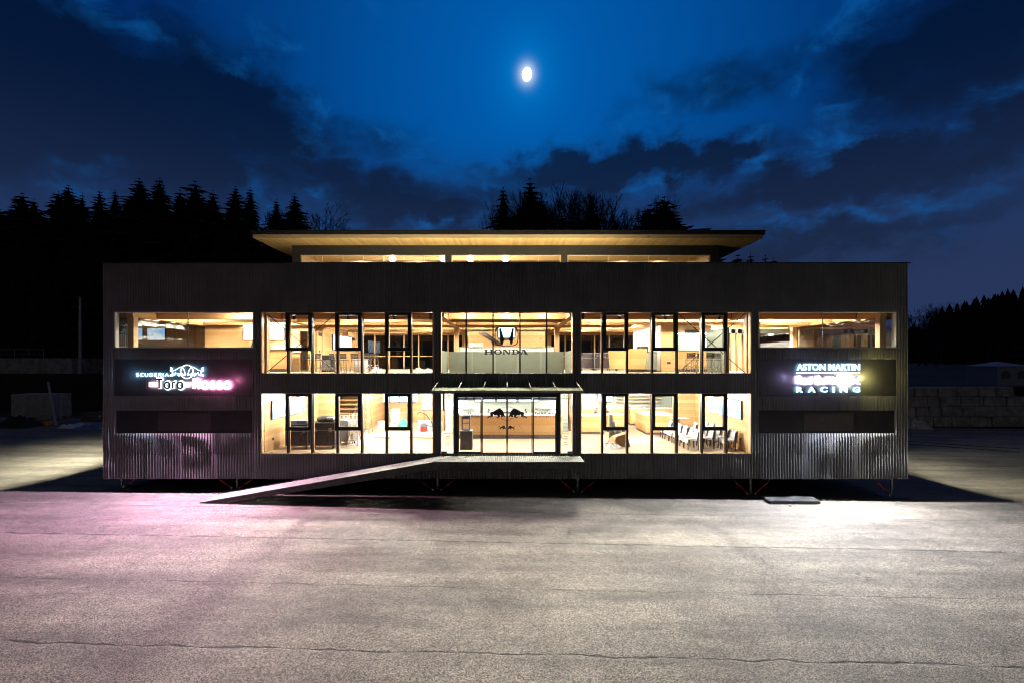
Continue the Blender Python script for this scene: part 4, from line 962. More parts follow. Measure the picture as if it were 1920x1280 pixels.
t = thing('bar_counter', 'angled wooden bar counter in the upper right bay with a curved end', 'counter', (px2(1180, 24.6), 24.6, Z1))
a, b, c = px2(1143, 26.2), px2(1180, 24.0), px2(1210, 24.0)
MB().hexa([(a, 26.2, Z1+.16), (b, 24.0, Z1+.16), (b+.4, 24.5, Z1+.16), (a+.3, 26.7, Z1+.16)], [(a-.08, 26.2, Z1+1.14), (b-.02, 23.9, Z1+1.14), (b+.4, 24.5, Z1+1.14), (a+.3, 26.7, Z1+1.14)]).build('front', 'veneer', t)
MB().hexa([(b+.01, 24.0, Z1+.16), (c, 24.0, Z1+.16), (c, 24.6, Z1+.16), (b+.41, 24.6, Z1+.16)], [(b+.0, 23.92, Z1+1.16), (c+.07, 23.92, Z1+1.16), (c+.05, 24.6, Z1+1.16), (b+.41, 24.6, Z1+1.16)]).build('front', 'veneer', t)
MB().box(b+.1, c-.05, 24.08, 24.6, Z1+.002, Z1+.158).build('plinth', 'dark_grey', t)
t = thing('kitchen_unit', 'grey green side cupboards against the bright white wall', 'kitchen unit', (7.4, 25.6, Z1))
MB().box(px2(1213, 25.2), wx-.01, 25.2, 29, Z1+.1, Z1+1.0).build('front', 'green_grey', t); MB().box(px2(1212, 25.2)-.03, wx-.01, 25.15, 29, Z1+1.002, Z1+1.04).build('worktop', 'chrome', t)
t = thing('coffee_machine', 'chrome espresso machine on the grey green cupboards', 'machine', (7.35, 25.7, Z1+1.04))
MB().box(7.1, 7.55, 25.5, 26.2, Z1+1.042, Z1+1.36).build('body', 'chrome', t, bevel=.03); mb = MB()
for k in range(3): mb.lathe([(.045, Z1+1.12), (.045, Z1+1.2)], 7.18+.14*k, 25.46, 10)
mb.build('brew_head', 'black_plastic', t)
def make_case(w, d, h, mt='case_laminate'):
    o = thing('flight_case', 'x', 'flight case', (0, 0, 0), group='flight cases with metal edges on castors')
    MB().box(-w/2+.01, w/2-.01, -d/2+.01, d/2-.01, .14, .14+h-.01).build('body', mt, o)
    mb = MB(); e = .028
    for z in (.13, .13+h-e, .13+h*.66):
        mb.box(-w/2, w/2, -d/2, -d/2+.012, z, z+e).box(-w/2, w/2, d/2-.012, d/2, z, z+e).box(-w/2, -w/2+.012, -d/2+.013, d/2-.013, z, z+e).box(w/2-.012, w/2, -d/2+.013, d/2-.013, z, z+e)
    for sx in (-1, 1):
        for sy in (-1, 1):
            mb.box(sx*w/2-sx*e, sx*(w/2+.004), sy*(d/2-e), sy*(d/2+.004), .128, .14+h+.003)
    mb.build('edging', 'aluminium', o)
    mb = MB()
    for sx in (-.3, .3): mb.box(sx*w-.07, sx*w+.07, -d/2-.014, -d/2+.0, .13+h*.60, .13+h*.78)
    mb.build('latch', 'chrome', o, bevel=.004)
    for sx in (-1, 1):
        for sy in (-1, 1):
            cx, cy = sx*(w/2-.12), sy*(d/2-.12)
            MB().tube([(cx-.02, cy, .052), (cx+.02, cy, .052)], .05, 12).box(cx-.035, cx+.035, cy-.045, cy+.045, .105, .135).box(cx-.032, cx-.024, cy-.02, cy+.02, .05, .105).box(cx+.024, cx+.032, cy-.02, cy+.02, .05, .105).build('castor', 'dark_steel', o)
    return o
c1 = make_case(1.05, .7, .92); c1.location = (px2(1099, 29.5), 29.5, Z1); c1['label'] = 'tall flight case at the left edge of the upper right bay'
dup(c1, (px2(1128, 29), 29.0, Z1), .05, 'middle one of three flight cases left of the angled bar counter')
dup(c1, (px2(1143, 27.5), 27.6, Z1), -.1, 'flight case standing against the end of the angled bar counter')
# glass screen, posts and corridor at the right
t = thing('glass_screen', 'greenish glass screen with steel edges right of the upper stools', 'partition', (px2(1365, 22.5), 22.5, Z1))
x = px2(1365, 22.2); MB().box(x-.02, x+.02, 22.2, 24.5, Z1+.002, 7.2).build('panel', 'frosted', t); MB().box(x-.03, x+.03, 22.14, 22.198, Z1+.002, 7.2).build('edge', 'dark_steel', t)
for i, px in enumerate((1350, 1375, 1387)): wallbox('corridor_post', px2(px, 27)-.11, px2(px, 27)+.11, 27.0, 27.2, Z1+.002, 7.45, 'wood_post')
wallbox('corridor_header', 10.35, 16.0, 27.0, 27.14, 7.22, 7.46, 'green_grey')
for i, px in enumerate((1500, 1506, 1631, 1640)): wallbox('glazing_post', px2(px, 27)-.07, px2(px, 27)+.07, 27.21, 27.3, Z1+.002, 7.4, 'dark_grey' if i % 2 == 0 else 'wood_post')
MB().box(px2(1505, 27), 15.7, 27.05, 27.065, Z1+.02, 7.2).build('glazing', 'glass', bld)
for px in (1560, 1585, 1612): wallbox('window_post', px2(px, 32.4)-.08, px2(px, 32.4)+.08, 32.3, 32.4, Z1+.002, 7.3, 'wood_post')
wallbox('rear_lining', 11.2, 16.2, 32.42, 32.46, Z1+.002, 7.1, 'wood_wall')
for i, (px, y) in enumerate(((1447, 25.5), (1527, 25.8), (1652, 25.6), (1354, 25.4))):
    t = thing('trestle', ['pale V shaped trestle legs at the left end of the upper right corner room', 'pale V shaped trestle legs in the middle of the upper right corner room', 'pale V shaped trestle legs beside the right corner column', 'pale V shaped trestle seen behind the right casement of the upper bay'][i], 'trestle', (px2(px, y), y, Z1), group='pale V shaped trestles')
    x = px2(px, y); 
    MB().bar((x, y, Z1+.3), (x-.38, y+.05, Z1+1.25), .06).build('leg', 'wood_post', t); MB().bar((x+.06, y, Z1+.3), (x+.44, y+.05, Z1+1.25), .06).build('leg', 'wood_post', t)
    MB().box(x-.2, x+.26, y-.2, y+.25, Z1+.002, Z1+.30).build('foot', 'white_paint', t)
# ================================================================ ground floor fittings
zc = pz(735)+.06
wallbox('partition', -10.32, -10.2, YF+.24, 26.0, Z0+.002, zc, 'wood_wall'); wallbox('partition', 10.2, 10.32, YF+.24, 26.0, Z0+.002, zc, 'wood_wall')
wallbox('partition', -10.2, -9.25, 26.0, 26.12, Z0+.002, zc); wallbox('partition', 9.0, 10.32, 26.0, 26.12, Z0+.002, zc)
wallbox('partition', -10.8, -8.0, 31.2, 31.3, Z0+.002, zc); wallbox('partition', -8.05, -7.95, 27.2, 31.2, Z0+.002, zc)
wallbox('back_wall_lining', -7.9, -3.6, 31.0, 31.1, Z0+.002, zc); wallbox('back_wall_lining', 3.6, 10.3, 30.0, 30.1, Z0+.9, zc, 'green_grey'); wallbox('back_wall_lining', 3.6, 10.3, 29.98, 30.1, Z0+.002, Z0+.898, 'veneer')
wallbox('partition', -3.6, -3.5, 27.0, 31.0, Z0+.002, zc); wallbox('partition', 3.5, 3.6, 27.0, 30.0, Z0+.002, zc)
MB().box(px2(587.5, 25.98), px2(591, 25.98), 25.95, 25.998, pz(798, 26), pz(738, 26)).box(px2(1308, 25.98), px2(1311, 25.98), 25.95, 25.998, pz(798, 26), pz(738, 26)).build('door_slot', 'dark_grey', bld)
wallbox('end_panel', -10.2, -9.9, 24.6, 24.7, Z0+.002, zc, 'green_grey')
for s, lb in ((-1, 'left'), (1, 'right')):
    screen('lit wide television on the lower %s side wall, half nearer the window' % lb, 20.75, 22.45, pz(787, 20.7)+.02, pz(750.5, 20.7), s*10.195, 'screen', .07, -s, 'x', 'paired wide televisions on side walls')
    screen('lit wide television on the lower %s side wall, half farther from the window' % lb, 22.5, 24.15, pz(787, 20.7)+.02, pz(750.5, 20.7), s*10.195, 'screen', .07, -s, 'x', 'paired wide televisions on side walls')
    MB().box(s*10.195, s*10.17, 20.9, 21.0, Z0+.45, Z0+.55).build('wall_socket', 'black_plastic', bld)
# flight cases
c2 = make_case(1.0, .75, .98); x = px2(564, 21.6); c2.location = (px2(563, 21.55), 21.55, Z0); c2['label'] = 'dark flight case nearest the lower left side wall, with a lilac metal lid'
dup(c2, (px2(612, 21.6), 21.6, Z0), .0, 'larger dark flight case in the lower left bay carrying a black bag', 1.06)
c3 = make_case(.6, .8, 1.0, 'grey_steel'); c3.location = (px2(650, 22.6), 22.7, Z0); c3.rotation_euler = (0, 0, R(60)); c3['label'] = 'pale grey flight case turned sideways beside the dark ones'
t = thing('black_bag', 'padded black bag lying on the larger flight case', 'bag', (px2(612, 21.6), 21.6, Z0+1.19))
z = Z0+1.19; x = px2(612, 21.6)
mb = MB()
for k, (r, h) in enumerate(((.38, 0), (.44, .05), (.44, .15), (.36, .21), (.2, .23))): pass
mb.lathe([(.40, z+.002), (.45, z+.06), (.44, z+.15), (.36, z+.21), (.18, z+.235)], 0, 0, 20); mb.v = [(x+v[0]*.92, 21.6+v[1]*.7, v[2]) for v in mb.v]
mb.build('body', 'fabric_black', t, smooth=True); MB().box(x+.12, x+.43, 21.27, 21.9, z+.10, z+.20).build('flap', 'white_plastic', t, bevel=.02)
t = thing('metal_tray', 'shallow metal tray of equipment on the left flight case', 'tray', (px2(563, 21.5), 21.5, Z0+1.12))
x = px2(563, 21.5); MB().box(x-.42, x+.42, 21.25, 21.8, Z0+1.126, Z0+1.26).build('tub', 'aluminium', t, bevel=.01); MB().box(x-.05, x+.38, 21.235, 21.248, Z0+1.14, Z0+1.24).build('label_plate', 'blue_sheet', t)
# stacked picture frames behind
t = thing('frame_stack', 'row of white wooden frames leaning behind the flight cases', 'frames', (px2(645, 24), 24, Z0))
for k in range(4):
    x = px2(634, 24)+k*.2; f_ = MB()
    for dx in (0, .16): f_.bar((x+dx, 24+.1*k, Z0+.01), (x+dx+.06, 24.1+.1*k, Z0+1.15+.03*k), .03)
    f_.bar((x-.02, 24+.1*k, Z0+.02), (x+.2, 24+.1*k, Z0+.02), .03).bar((x+.04, 24.1+.1*k, Z0+1.16), (x+.24, 24.1+.1*k, Z0+1.16), .03); f_.build('frame', 'white_paint', t)
# staircase
t = thing('staircase', 'open wooden staircase with steel handrail climbing at the lower left', 'staircase', (-9.2, 26.6, Z0))
n = 14; sx0, sx1 = -9.75, -8.35; rise = (Z1-Z0)/n
for k in range(n):
    MB().box(sx0, sx1, 26.4+k*.27, 26.71+k*.27, Z0+(k+1)*rise-.06, Z0+(k+1)*rise).build('tread', 'veneer', t, bevel=.004)
for x in (sx0-.06, sx1+.0):
    MB().bar((x+.03, 26.35, Z0+.05), (x+.03, 26.35+n*.27, Z1-.05), .05, .22).build('string', 'dark_steel', t)
mb = MB().tube([(sx1-.05, 26.4, Z0), (sx1-.05, 26.4, Z0+1.05), (sx1-.05, 26.4+n*.27, Z1+1.0)], .02, 8)
for k in range(2, n, 3): mb.tube([(sx1-.05, 26.55+k*.27, Z0+(k+1)*rise), (sx1-.05, 26.55+k*.27, Z0+(k+1)*rise+.95)], .012, 6)
mb.build('handrail', 'grey_steel', t)
# step ladders
def ladder(name, lb, x, y, h, mt):
    t = thing('step_ladder', lb, 'ladder', (x, y, Z0))
    for s in (-1, 1):
        MB().bar((x+s*.24, y-.35, Z0+.01), (x+s*.13, y, Z0+h), .05, .03).build('rail', mt, t); MB().bar((x+s*.22, y+.38, Z0+.01), (x+s*.12, y+.03, Z0+h), .04, .03).build('rail', mt, t)
    mb = MB(); k = 0
    while .28*(k+1) < h:
        f = .28*(k+1)/h; w = .24-.11*f; mb.box(x-w, x+w, y-.36+.35*f, y-.28+.35*f, Z0+.28*(k+1)-.015, Z0+.28*(k+1)+.015); k += 1
    mb.build('step', mt, t)
ladder('l', 'tall dark stained step ladder leaning near the lower doorway', px2(687, 26), 26, 2.3, 'wood_grey')
ladder('l', 'short pale step ladder right of the grey flight case', px2(661, 21.9), 22.2, .98, 'wood_post')
# menu screens, whiteboard
for i, (a, b) in enumerate(((711.5, 730), (730.5, 748), (748.5, 766), (766.5, 784.5))):
    screen(['menu screen at the left end of the lower back wall row of four', 'second menu screen from the left on the lower back wall', 'third menu screen from the left on the lower back wall', 'menu screen at the right end of the lower back wall row of four'][i], px2(a, 30.9), px2(b, 30.9), pz(753.5, 30.9), pz(735, 30.9), 30.98, group='menu screens above the lower back wall')
t = thing('whiteboard', 'large white board with dark lower ledge left of the entrance', 'whiteboard', (px2(812, 27), 27, pz(768, 27)))
MB().box(px2(791, 27), px2(842, 27), 27.0, 27.05, pz(767, 27), pz(730, 27)).build('board', 'white_paint', t); MB().box(px2(791, 27), px2(842, 27), 26.93, 26.998, pz(768.6, 27), pz(767.2, 27)).build('ledge', 'dark_grey', t)
MB().box(px2(791, 27)+.1, px2(791, 27)+.14, 27.0, 27.05, Z0, pz(769, 27)).box(px2(842, 27)-.14, px2(842, 27)-.1, 27.0, 27.05, Z0, pz(769, 27)).build('stand', 'dark_grey', t)
def carton(lb, px, y, w, d, h, mt='white_plastic', name='storage_box', marks=True):
    x = px2(px, y); t = thing(name, lb, 'box', (x, y, Z0)); MB().box(x-w/2, x+w/2, y-d/2, y+d/2, Z0+.002, Z0+h).build('body', mt, t, bevel=.015)
    MB().box(x-w/2-.01, x+w/2+.01, y-d/2-.01, y+d/2+.01, Z0+h+.001, Z0+h+.04).build('lid', mt, t, bevel=.008)
    if marks:
        m_ = MB()
        for k in range(max(1, int(h/.22))): m_.box(x-.05, x+.05, y-d/2-.006, y-d/2-.001, Z0+.12+k*.22, Z0+.15+k*.22)
        m_.build('green_mark', 'leaf_green', t)
carton('squat white storage box with a green mark left of the tall stack', 718, 27.6, .5, .4, .42)
carton('tall stack of white tool cases with green latches in the lower left bay', 741.5, 27.6, .46, .4, 1.12)
carton('low white storage box right of the dark mullion in the lower left bay', 800, 27.2, .9, .5, .50)
rumpled('green_bag', 'crumpled green rubbish bag beside the white tool cases', 'bag', px2(748, 27.2), px2(763, 27.2), 27.0, 27.5, Z0, .75, 'green_bag', 3)
rumpled('paper_sheet', 'white protective sheet spread over the lower left floor', 'floor sheet', px2(712, 26), px2(815, 26), 25.2, 26.6, Z0, .06, 'white_paint', 8)
tag(MB().box(px2(655, 23), px2(700, 23), 22.2, 25.8, Z0+.003, Z0+.008).build('paper_sheet', 'white_paint'), 'flat white protective paper from the flight cases towards the back', 'floor sheet')
t = thing('vacuum_cleaner', 'workshop vacuum with red drum and curved black hose', 'vacuum cleaner', (px2(795, 26.6), 26.6, Z0))
x = px2(795, 26.4); MB().lathe([(.17, Z0+.06), (.19, Z0+.10), (.19, Z0+.30), (.17, Z0+.32)], x, 26.3, 18).build('drum', 'red_paint', t)
MB().lathe([(.18, Z0+.325), (.19, Z0+.40), (.10, Z0+.50)], x, 26.3, 18).build('motor_head', 'dark_grey', t)
MB().tube([(x+.1, 26.3, Z0+.42), (x+.5, 26.25, Z0+.3), (x+.42, 26.2, Z0+.62), (x+.12, 26.2, Z0+1.02), (x-.2, 26.2, Z0+1.12), (x-.34, 26.2, Z0+1.02)], .025, 8).build('hose', 'black_plastic', t)
tag(MB().bar((px2(690, 23.2), 24.3, Z0+.03), (px2(722, 23.2), 24.25, Z0+.03), .10, .05).build('timber_batten', 'yellow_tape'), 'yellow timber batten lying at the edge of the white sheet', 'timber')
tag(MB().bar((px2(765, 24.2), 24.3, Z0+.03), (px2(812, 24.2), 24.2, Z0+.03), .08, .05).build('timber_batten', 'yellow_tape'), 'second yellow batten near the entrance side of the sheet', 'timber')
# reception bar
cy = 24.1; t = thing('reception_counter', 'long wooden reception bar with white top behind the entrance doors', 'counter', (0, cy, Z0))
a, b = px2(847, cy), px2(1056, cy); z1_ = pz(779, cy)
pts = [(a+.25, cy+.9), (a, cy+.65), (a, cy+.2), (a+.18, cy), (b-.18, cy), (b, cy+.2), (b, cy+.65), (b-.25, cy+.9)]
MB().prism_h(pts, Z0+.20, z1_).build('front', 'veneer', t); MB().prism_h([(x_*.985, y_+.02) for x_, y_ in pts], Z0+.002, Z0+.198).build('plinth', 'dark_grey', t)
MB().prism_h([(x_*1.01, y_-.01) for x_, y_ in pts], z1_+.002, z1_+.06).build('worktop', 'white_paint', t)
mb = MB()
for p in (((885, 785), (903, 815)), ((903, 785), (934, 795)), ((934, 795), (937, 816)), ((975, 795), (999, 784)), ((972, 795), (988, 816)), ((1008, 800), (1018, 784)), ((1023, 784), (1043, 812)), ((1043, 812), (1050, 790))):
    (p0, q0), (p1, q1) = p; mb.bar((px2(p0, cy), cy-.002, pz(q0, cy)), (px2(p1, cy), cy-.002, pz(q1, cy)), .012, .006, up=(0, 1, 0))
mb.build('panel_joint', 'decal_gold', t)
wallbox('bar_back_wall', -3.4, 3.4, 26.6, 26.68, Z0+.002, zc, 'pale_green')
MB().box(-3.0, -2.0, 26.3, 26.59, pz(766, 26.4), pz(764.5, 26.4)).box(1.7, 2.8, 26.3, 26.59, pz(766, 26.4), pz(764.5, 26.4)).build('wall_shelf', 'white_paint', bld)
for s in (-1, 1):
    x = px2(950+s*90, 26.4); MB().box(x-.04, x+.04, 26.5, 26.58, pz(775, 26.4), pz(746, 26.4)).build('wall_light', 'lamp_cool', bld); lamp('POINT', (x, 26.35, pz(760, 26.4)), 14, COOL, .1, None, bld)
LB8 = ['menu screen over the reception bar, first from the left', 'narrow menu screen over the bar, second from the left', 'menu screen over the bar, third from the left', 'menu screen over the bar left of the centre mullion', 'menu screen over the bar just right of the centre mullion', 'wide menu screen over the bar, third from the right', 'narrow menu screen over the bar, second from the right', 'menu screen over the reception bar, last on the right']
for i, (a, b) in enumerate(((858.5, 873), (875, 888), (890, 905), (906, 929), (931, 950), (951, 969), (971.5, 1010), (1012, 1044))):
    screen(LB8[i], px2(a, 26.2), px2(b, 26.2), pz(752.5 if i in (2, 3, 4, 5, 6) else 749.5, 26.2), pz(742, 26.2), 26.2, group='menu screens over the reception bar', bez=.03)
    x = px2((a+b)/2, 26.2); 
t = thing('coffee_machine', 'white coffee machine at the centre of the reception bar', 'machine', (px2(950, 24.5), 24.6, z1_+.06))
MB().box(px2(940, 24.5), px2(961, 24.5), 24.4, 24.85, z1_+.062, pz(766, 24.5)).build('body', 'white_plastic', t, bevel=.03); MB().box(px2(943, 24.5), px2(958, 24.5), 24.385, 24.398, pz(773, 24.5), pz(770, 24.5)).build('front_panel', 'dark_grey', t)
t = thing('drinks_cooler', 'small glass door drinks cooler on the dark cabinet inside the doors', 'cooler', (px2(874, 21.4), 21.4, Z0+.86))
x0, x1 = px2(865.5, 21.2), px2(881.5, 21.2); z0 = pz(806, 21.2); z1 = pz(779, 21.2)
MB().box(x0, x0+.04, 21.2, 21.55, z0, z1).box(x1-.04, x1, 21.2, 21.55, z0, z1).box(x0+.04, x1-.04, 21.2, 21.55, z1-.14, z1).box(x0+.04, x1-.04, 21.2, 21.55, z0, z0+.05).box(x0+.04, x1-.04, 21.22, 21.5, (z0+z1)/2-.02, (z0+z1)/2).build('housing', 'dark_grey', t)
MB().box(x0+.04, x1-.04, 21.205, 21.215, z0+.05, z1-.14).build('glass_door', 'glass', t)
t = thing('cabinet', 'dark grey cabinet just inside the left entrance leaf', 'cabinet', (px2(874, 21.2), 21.4, Z0))
MB().box(px2(862.5, 21.0), px2(885, 21.0), 21.05, 21.6, Z0+.002, z0-.03).build('body', 'dark_grey', t, bevel=.008); MB().box(px2(862, 21.0), px2(885.6, 21.0), 21.03, 21.62, z0-.028, z0-.002).build('top', 'grey_steel', t)
# right ground floor
def counter(lb, x0, x1, y0, y1, h, mt='veneer', name='counter'):
    t = thing(name, lb, 'counter', ((x0+x1)/2, (y0+y1)/2, Z0)); MB().box(x0, x1, y0, y1, Z0+.12, Z0+h).build('front', mt, t, bevel=.006)
    MB().box(x0+.03, x1-.03, y0+.05, y1-.05, Z0+.002, Z0+.118).build('plinth', 'dark_grey', t); MB().box(x0-.02, x1+.02, y0-.02, y1+.02, Z0+h+.002, Z0+h+.045).build('worktop', 'white_paint', t, bevel=.004); return t
counter('low wooden counter right of the entrance, near the pillar', px2(1088, 25.6), px2(1134, 25.6), 25.6, 26.6, .96)
counter('wooden counter with white tools behind the leaning grey post', px2(1138, 26.4), px2(1178, 26.4), 26.4, 27.2, .92)
counter('wooden island block with white top in the lower right bay', px2(1212, 25.4), px2(1268, 25.4), 25.4, 27.6, 1.0, name='kitchen_island')
tag(counter('long low wooden sideboard under the lower right shelves', px2(1180, 29.4), px2(1285, 29.4), 29.2, 29.96, 1.0, name='sideboard'))
t = thing('shelf_unit', 'white wall shelves above the sideboard in the lower right bay', 'shelf', (px2(1205, 29.8), 29.9, Z0+2))
for py in (741, 746.5, 752.5): MB().box(px2(1157, 29.8), px2(1240, 29.8), 29.68, 29.98, pz(py, 29.8)-.02, pz(py, 29.8)+.015).build('shelf', 'wood_post', t)
screen('white lit monitor behind the first right casement of the lower floor', px2(1122, 29.7), px2(1150, 29.7), pz(752.5, 29.7), pz(735, 29.7), 29.9)
t = thing('wire_rack', 'low chrome wire rack standing on the wooden island', 'rack', (px2(1235, 26), 26.4, Z0+1.05))
x0, x1 = px2(1214, 26), px2(1262, 26); zb = Z0+1.047; mb = MB()
for y in (25.9, 27.0):
    for x in (x0, x1): mb.tube([(x, y, zb), (x, y, zb+.34)], .012, 6)
mb.tube([(x0, 25.9, zb+.34), (x1, 25.9, zb+.34), (x1, 27, zb+.34), (x0, 27, zb+.34)], .012, 6, closed=True).build('frame', 'chrome', t)
mb = MB()
for k in range(1, 8): mb.tube([(x0+(x1-x0)*k/8, 25.9, zb+.34), (x0+(x1-x0)*k/8, 27, zb+.34)], .006, 5)
mb.build('shelf', 'chrome', t)
for i, (px, lb) in enumerate(((1119, 'left one of two white kitchen mixers on the right counters'), (1141, 'right one of two white kitchen mixers on the right counters'))):
    y = 26.2 if i == 0 else 26.7; x = px2(px, y); zt = Z0+(1.006 if i == 0 else .967); t = thing('mixer', lb, 'mixer', (x, y, zt), group='white mixers')
    MB().box(x-.14, x+.14, y-.15, y+.15, zt, zt+.05).build('foot', 'white_paint', t, bevel=.01); MB().box(x+.06, x+.13, y-.05, y+.05, zt+.051, zt+.34).build('stem', 'white_paint', t, bevel=.01)
    MB().lathe([(.05, zt+.345), (.11, zt+.37), (.13, zt+.43), (.09, zt+.50), (.03, zt+.52)], x, y, 14).build('head', 'white_paint', t, smooth=True)
    MB().lathe([(.05, zt+.055), (.1, zt+.12), (.11, zt+.2)], x-.06, y, 14).build('bowl', 'chrome', t, smooth=True)
t = thing('grey_post', 'grey steel post draped with white film in the lower right bay', 'post', (px2(1146, 22.4), 22.4, Z0))
x = px2(1145.5, 22.4); MB().box(x-.07, x+.07, 22.4, 22.52, Z0+.012, Z0+1.38).build('shaft', 'grey_steel', t); MB().lathe([(.28, Z0+.002), (.26, Z0+.03), (.1, Z0+.05)], x, 22.46, 18).build('foot', 'dark_steel', t)
mb = MB()
for k in range(13):
    f = k/12; mb.v += [(x+.08+.42*f+.03*math.sin(9*f), 22.4+.10*math.sin(12*f), Z0+1.12-.45*f*(f > .2)), (x+.08+.34*f, 22.44+.10*math.sin(12*f+1), Z0+.30+.1*math.sin(6*f)), (x+.09+.34*f, 22.5+.1*math.sin(12*f+1), Z0+.31+.1*math.sin(6*f)), (x+.09+.42*f+.03*math.sin(9*f), 22.46+.1*math.sin(12*f), Z0+1.13-.45*f*(f > .2))]
for k in range(12):
    b = 4*k; mb.f += [(b, b+1, b+5, b+4), (b+2, b+3, b+7, b+6), (b+3, b, b+4, b+7), (b+1, b+2, b+6, b+5)]
mb.build('film_drape', 'plastic_film', t, smooth=True)
t = thing('open_carton', 'open cardboard carton lying tilted on white film in the lower right bay', 'box', (px2(1165, 21.9), 21.9, Z0))
x = px2(1166, 21.9); MB().hexa([(x-.25, 21.7, Z0+.06), (x+.34, 21.7, Z0+.02), (x+.34, 22.2, Z0+.02), (x-.25, 22.2, Z0+.06)], [(x-.42, 21.7, Z0+.44), (x+.20, 21.7, Z0+.62), (x+.20, 22.2, Z0+.62), (x-.42, 22.2, Z0+.44)]).build('body', 'cardboard', t)
MB().bar((x-.43, 21.72, Z0+.45), (x-.62, 21.5, Z0+.22), .3, .012).build('flap', 'cardboard', t)
rumpled('plastic_sheet', 'white film heaped around the tilted carton', 'plastic sheet', px2(1133, 21.6), px2(1163, 21.6), 21.2, 21.9, Z0, .2, 'plastic_film', 7)
tag(MB().prism_h([(px2(1160, 22.4), 22.6), (px2(1222, 22.6), 22.7), (px2(1245, 24.2), 24.4), (px2(1175, 24.4), 24.6)], Z0+.003, Z0+.007).build('paper_sheet', 'white_paint'), 'white protective paper lying before the wooden island', 'floor sheet')
t = thing('side_table', 'small white table top at the island corner, on a single leg', 'table', (px2(1274, 24.6), 24.6, Z0))
x = px2(1273, 24.6); MB().box(x-.42, x+.42, 24.3, 24.9, Z0+.97, Z0+1.0).build('table_top', 'white_paint', t); MB().tube([(x, 24.6, Z0+.02), (x, 24.6, Z0+.968)], .03, 8).lathe([(.25, Z0+.002), (.24, Z0+.02)], x, 24.6, 16).build('leg', 'dark_steel', t)
# chairs wrapped in film
def make_chair():
    o = thing('dining_chair', 'x', 'chair', (0, 0, 0), group='dark dining chairs wrapped in white film')
    for sx in (-1, 1):
        for sy in (-1, 1): MB().bar((sx*.21, sy*.21, .44), (sx*.23, sy*.23, .002), .032).build('leg', 'black_plastic', o)
    MB().box(-.23, .23, -.23, .23, .44, .475).build('seat', 'black_plastic', o, bevel=.01)
    MB().hexa([(-.21, .2, .476), (.21, .2, .476), (.21, .235, .476), (-.21, .235, .476)], [(-.17, .27, .84), (.17, .27, .84), (.17, .30, .84), (-.17, .30, .84)]).build('backrest', 'black_plastic', o)
    mb = MB(); n = 9     # film: over the seat front, seat, up and over the back
    prof = [(-.26, .30), (-.27, .40), (-.25, .485), (-.05, .50), (.12, .50), (.17, .62), (.21, .80), (.25, .885), (.32, .87), (.34, .70), (.32, .45), (.33, .30)]
    for j, (y, z) in enumerate(prof):
        for i in range(n+1):
            u = i/n*2-1; w = .27-.06*max(0, min(1, (z-.5)/.35)) if j < 9 else .24-.03*u*u
            mb.v.append((u*w+.01*noise.noise(Vector((u*3, j, 0))), y+.035*noise.noise(Vector((u*4, j*.8, 1))), z-.07*abs(u)**6*(3 <= j <= 8)+.035*noise.noise(Vector((u*5, j*1.3, 2)))))
    mb.f = [(j*(n+1)+i, j*(n+1)+i+1, (j+1)*(n+1)+i+1, (j+1)*(n+1)+i) for j in range(len(prof)-1) for i in range(n)]
    mb.build('film_cover', 'plastic_film', o, smooth=True)
    return o
ch = make_chair(); first = True
ROWS = [(8.15, [21.2, 21.85, 22.5, 23.15, 23.8, 24.45], -90, 'row nearest the island'), (9.0, [21.5, 22.2, 22.9, 23.6], -100, 'middle row'), (9.72, [21.0, 21.75, 22.5, 23.25, 24.0], -82, 'row against the side wall')]
ORD = ['nearest the window glass', 'second from the window glass', 'third from the window glass', 'fourth from the window glass', 'fifth from the window glass', 'farthest from the window glass']
for x, yl, rz, lb in ROWS:
    for k, y in enumerate(yl):
        L_ = 'film wrapped chair, %s in the %s' % (ORD[k], lb); p = (x+random.uniform(-.05, .05), y, Z0); a = R(rz+random.uniform(-12, 12))
        if first: ch.location = p; ch.rotation_euler = (0, 0, a); ch['label'] = L_; first = False
        else: dup(ch, p, a, L_)
# ================================================================ ramp and platform
PYF = 18.65
t = thing('access_ramp', 'long slatted metal ramp rising from the yard to the entrance platform', 'ramp', (-5, 19.3, 0))
pl0, pl1 = px2(815, PYF), px2(1097, PYF); rx = px2(373, PYF); rz0 = ground_z(rx)+.02; rz1 = Z0-.05
mb = MB(); n = int((pl1-pl0)/.075)
for i in range(n):
    a = pl0+(pl1-pl0)*i/n; mb.box(a+.004, a+(pl1-pl0)/n-.012, PYF+.05, YF-.04, rz1-.035, rz1+(.004 if i % 2 else 0))
mb.build('platform_deck', 'galvanised', t)
L = pl0-rx; n = int(L/.075); mb = MB()
for i in range(n):
    a = rx+.1+(L-.1)*i/n; b = a+(L-.1)/n-.014; za = rz0+(rz1-rz0)*(a-rx)/L; zb = rz0+(rz1-rz0)*(b-rx)/L; e = .003 if i % 2 else 0
    mb.hexa([(a, PYF+.05, za-.035), (b, PYF+.05, zb-.035), (b, YF-.14, zb-.035), (a, YF-.14, za-.035)], [(a, PYF+.05, za+e), (b, PYF+.05, zb+e), (b, YF-.14, zb+e), (a, YF-.14, za+e)])
mb.build('ramp_deck', 'galvanised', t)
def sl(x): return rz0+(rz1-rz0)*(x-rx)/L
